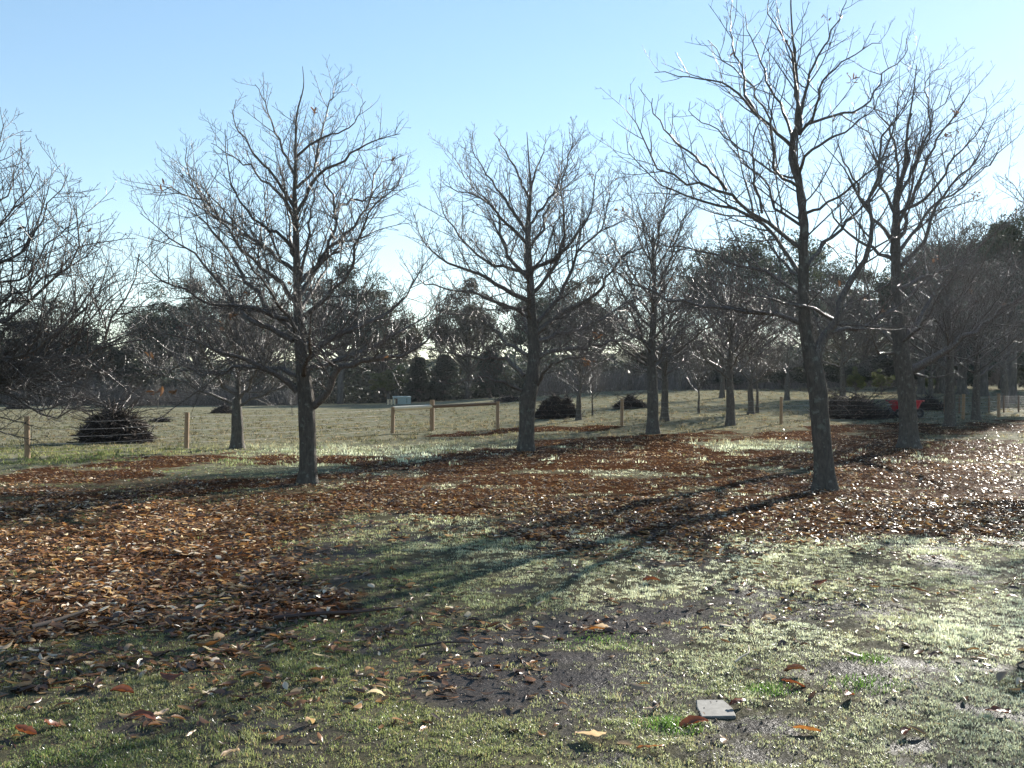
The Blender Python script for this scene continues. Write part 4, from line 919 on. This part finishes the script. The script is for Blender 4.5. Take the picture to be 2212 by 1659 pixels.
RB, OR, PL, DB = (.15, .048, .022), (.28, .115, .035), (.52, .38, .27), (.085, .038, .022)
for k, (a, b, s, c, rz, lb) in enumerate([
 (1496,1572,.20,RB,.05,'rust brown curled leaf just below left of the grey stone slab'),
 (1592,1528,.15,RB,.5,'rust brown leaf touching the right side of the grey stone slab'),
 (1716,1460,.17,DB,.1,'dark red brown leaf, upper one of the pair right of the stone slab'),
 (1712,1486,.17,RB,-.05,'dark red brown leaf, lower one of the pair right of the stone slab'),
 (1956,1590,.13,RB,1.0,'upright curled brown leaf at the bottom right'),
 (1833,1512,.13,RB,.9,'crumpled brown leaf below the green clump on the right'),
 (1406,1626,.16,OR,.1,'flat orange leaf near the bottom edge left of the stone slab'),
 (1276,1600,.18,PL,-.3,'pale curled leaf at the bottom centre'),
 (1741,1584,.16,OR,-.2,'orange leaf below right of the stone slab'),
 (1405,1538,.11,PL,.3,'small pale leaf in the tuft left of the stone slab'),
 (1766,1265,.18,RB,0,'long brown leaf on the pale grass below the leaning tree'),
 (1981,1278,.20,DB,-.2,'long dark leaf on the pale grass at the right'),
 (1281,1368,.20,OR,.3,'orange leaf on the green patch in the muddy area'),
 (1300,1362,.16,PL,-.5,'pale arched leaf on the green patch in the muddy area'),
 (1406,1260,.20,RB,.1,'brown leaf left of the forked shadow'),
 (2156,1545,.16,RB,0,'brown leaf near the right edge'),
 (1663,1343,.16,PL,.6,'whitish wood-like leaf on grass right of the mud'),
 (265,1505,.16,RB,0,'broad rust brown leaf on the shaded green grass at the lower left'),
 (55,1592,.15,RB,-.2,'rolled brown leaf at the bottom left corner'),
 (310,1566,.22,RB,.1,'long red brown leaf with pale tip at the lower left'),
 (352,1552,.13,PL,1.2,'pale upturned leaf tip right of the long red brown leaf'),
 (375,1473,.22,RB,-.5,'long bent brown leaf on the grass edge at the left'),
 (115,1570,.20,RB,1.2,'upright brown leaf near the bottom left corner'),
 (450,1404,.22,OR,.1,'bright orange leaf at the edge of the leaf carpet'),
 (15,1408,.20,PL,.2,'pale leaf at the left edge of the leaf carpet'),
 (915,1582,.10,PL,1.3,'small pale curled leaf on grass at the bottom centre left'),
 (410,1600,.12,PL,1.4,'small tan upright leaf by the dark clod'),
 (500,1640,.13,PL,1.0,'tan leaf at the bottom edge left of centre')]):
    fleaf(a, b, s, c, rz, lb, 300 + k)
def twig(px, py, pts, r, col, label, name='fallen_twig'):
    x, y, z = P(px, py); q = resample(np.array(pts, float), 14); mb = MB()
    mb.tubes(q[None], (r * (1 - .6 * np.linspace(0, 1, 14)))[None], 7, cap=True, a=np.array([col])); o = link(name, mb.mesh(name, 'tint'), M_stick)
    o.location = (x, y, z + .02); tag(o, label, 'twig')
twig(1610, 1432, [(-.08, -.06, 0), (-.02, .0, .02), (.03, .05, .03), (.05, .14, .05)], .008, (.5, .42, .32), 'pale curved twig on the grass above right of the stone slab')
twig(130, 1350, [(-.12, -.16, 0), (0, 0, .02), (.12, .18, .05)], .022, (.16, .115, .085), 'weathered piece of bark lying on the leaves at the left', 'bark_piece')
twig(1000, 1405, [(-.3, -.03, .01), (-.1, .04, .02), (.1, 0, .03), (.16, .03, .02)], .010, (.05, .035, .03), 'dark stick lying on the mud in the centre foreground')
twig(720, 1337, [(-.4, -.10, .01), (-.1, .0, .02), (.2, .02, .03), (.45, .12, .04)], .018, (.05, .03, .025), 'dark stick at the edge of the leaves left of centre')
twig(1545, 1268, [(-.06, -.1, 0), (.0, .0, .02), (-.01, .1, .03)], .010, (.45, .35, .25), 'short pale twig below the forked shadow')

# ---------------------------------------------------------------- morning air
bm = MB(); x0, x1, y0, y1, z0, z1 = -420, 420, -60, 420, -4, 32
bm.add([(x0, y0, z0), (x1, y0, z0), (x1, y1, z0), (x0, y1, z0), (x0, y0, z1), (x1, y0, z1), (x1, y1, z1), (x0, y1, z1)], [(0, 3, 2, 1), (4, 5, 6, 7), (0, 1, 5, 4), (1, 2, 6, 5), (2, 3, 7, 6), (3, 0, 4, 7)])
m = bpy.data.materials.new('haze'); m.use_nodes = True; t = m.node_tree; t.nodes.remove(t.nodes['Principled BSDF'])
pv = N(t, 'ShaderNodeVolumePrincipled'); pv.inputs['Color'].default_value = (.90, .94, 1, 1); pv.inputs['Density'].default_value = .0001; pv.inputs['Anisotropy'].default_value = .4
t.links.new(pv.outputs[0], t.nodes['Material Output'].inputs['Volume'])
tag(link('haze', bm.mesh('haze', None, False), m), 'thin pale morning haze over the orchard', 'haze', kind='stuff')
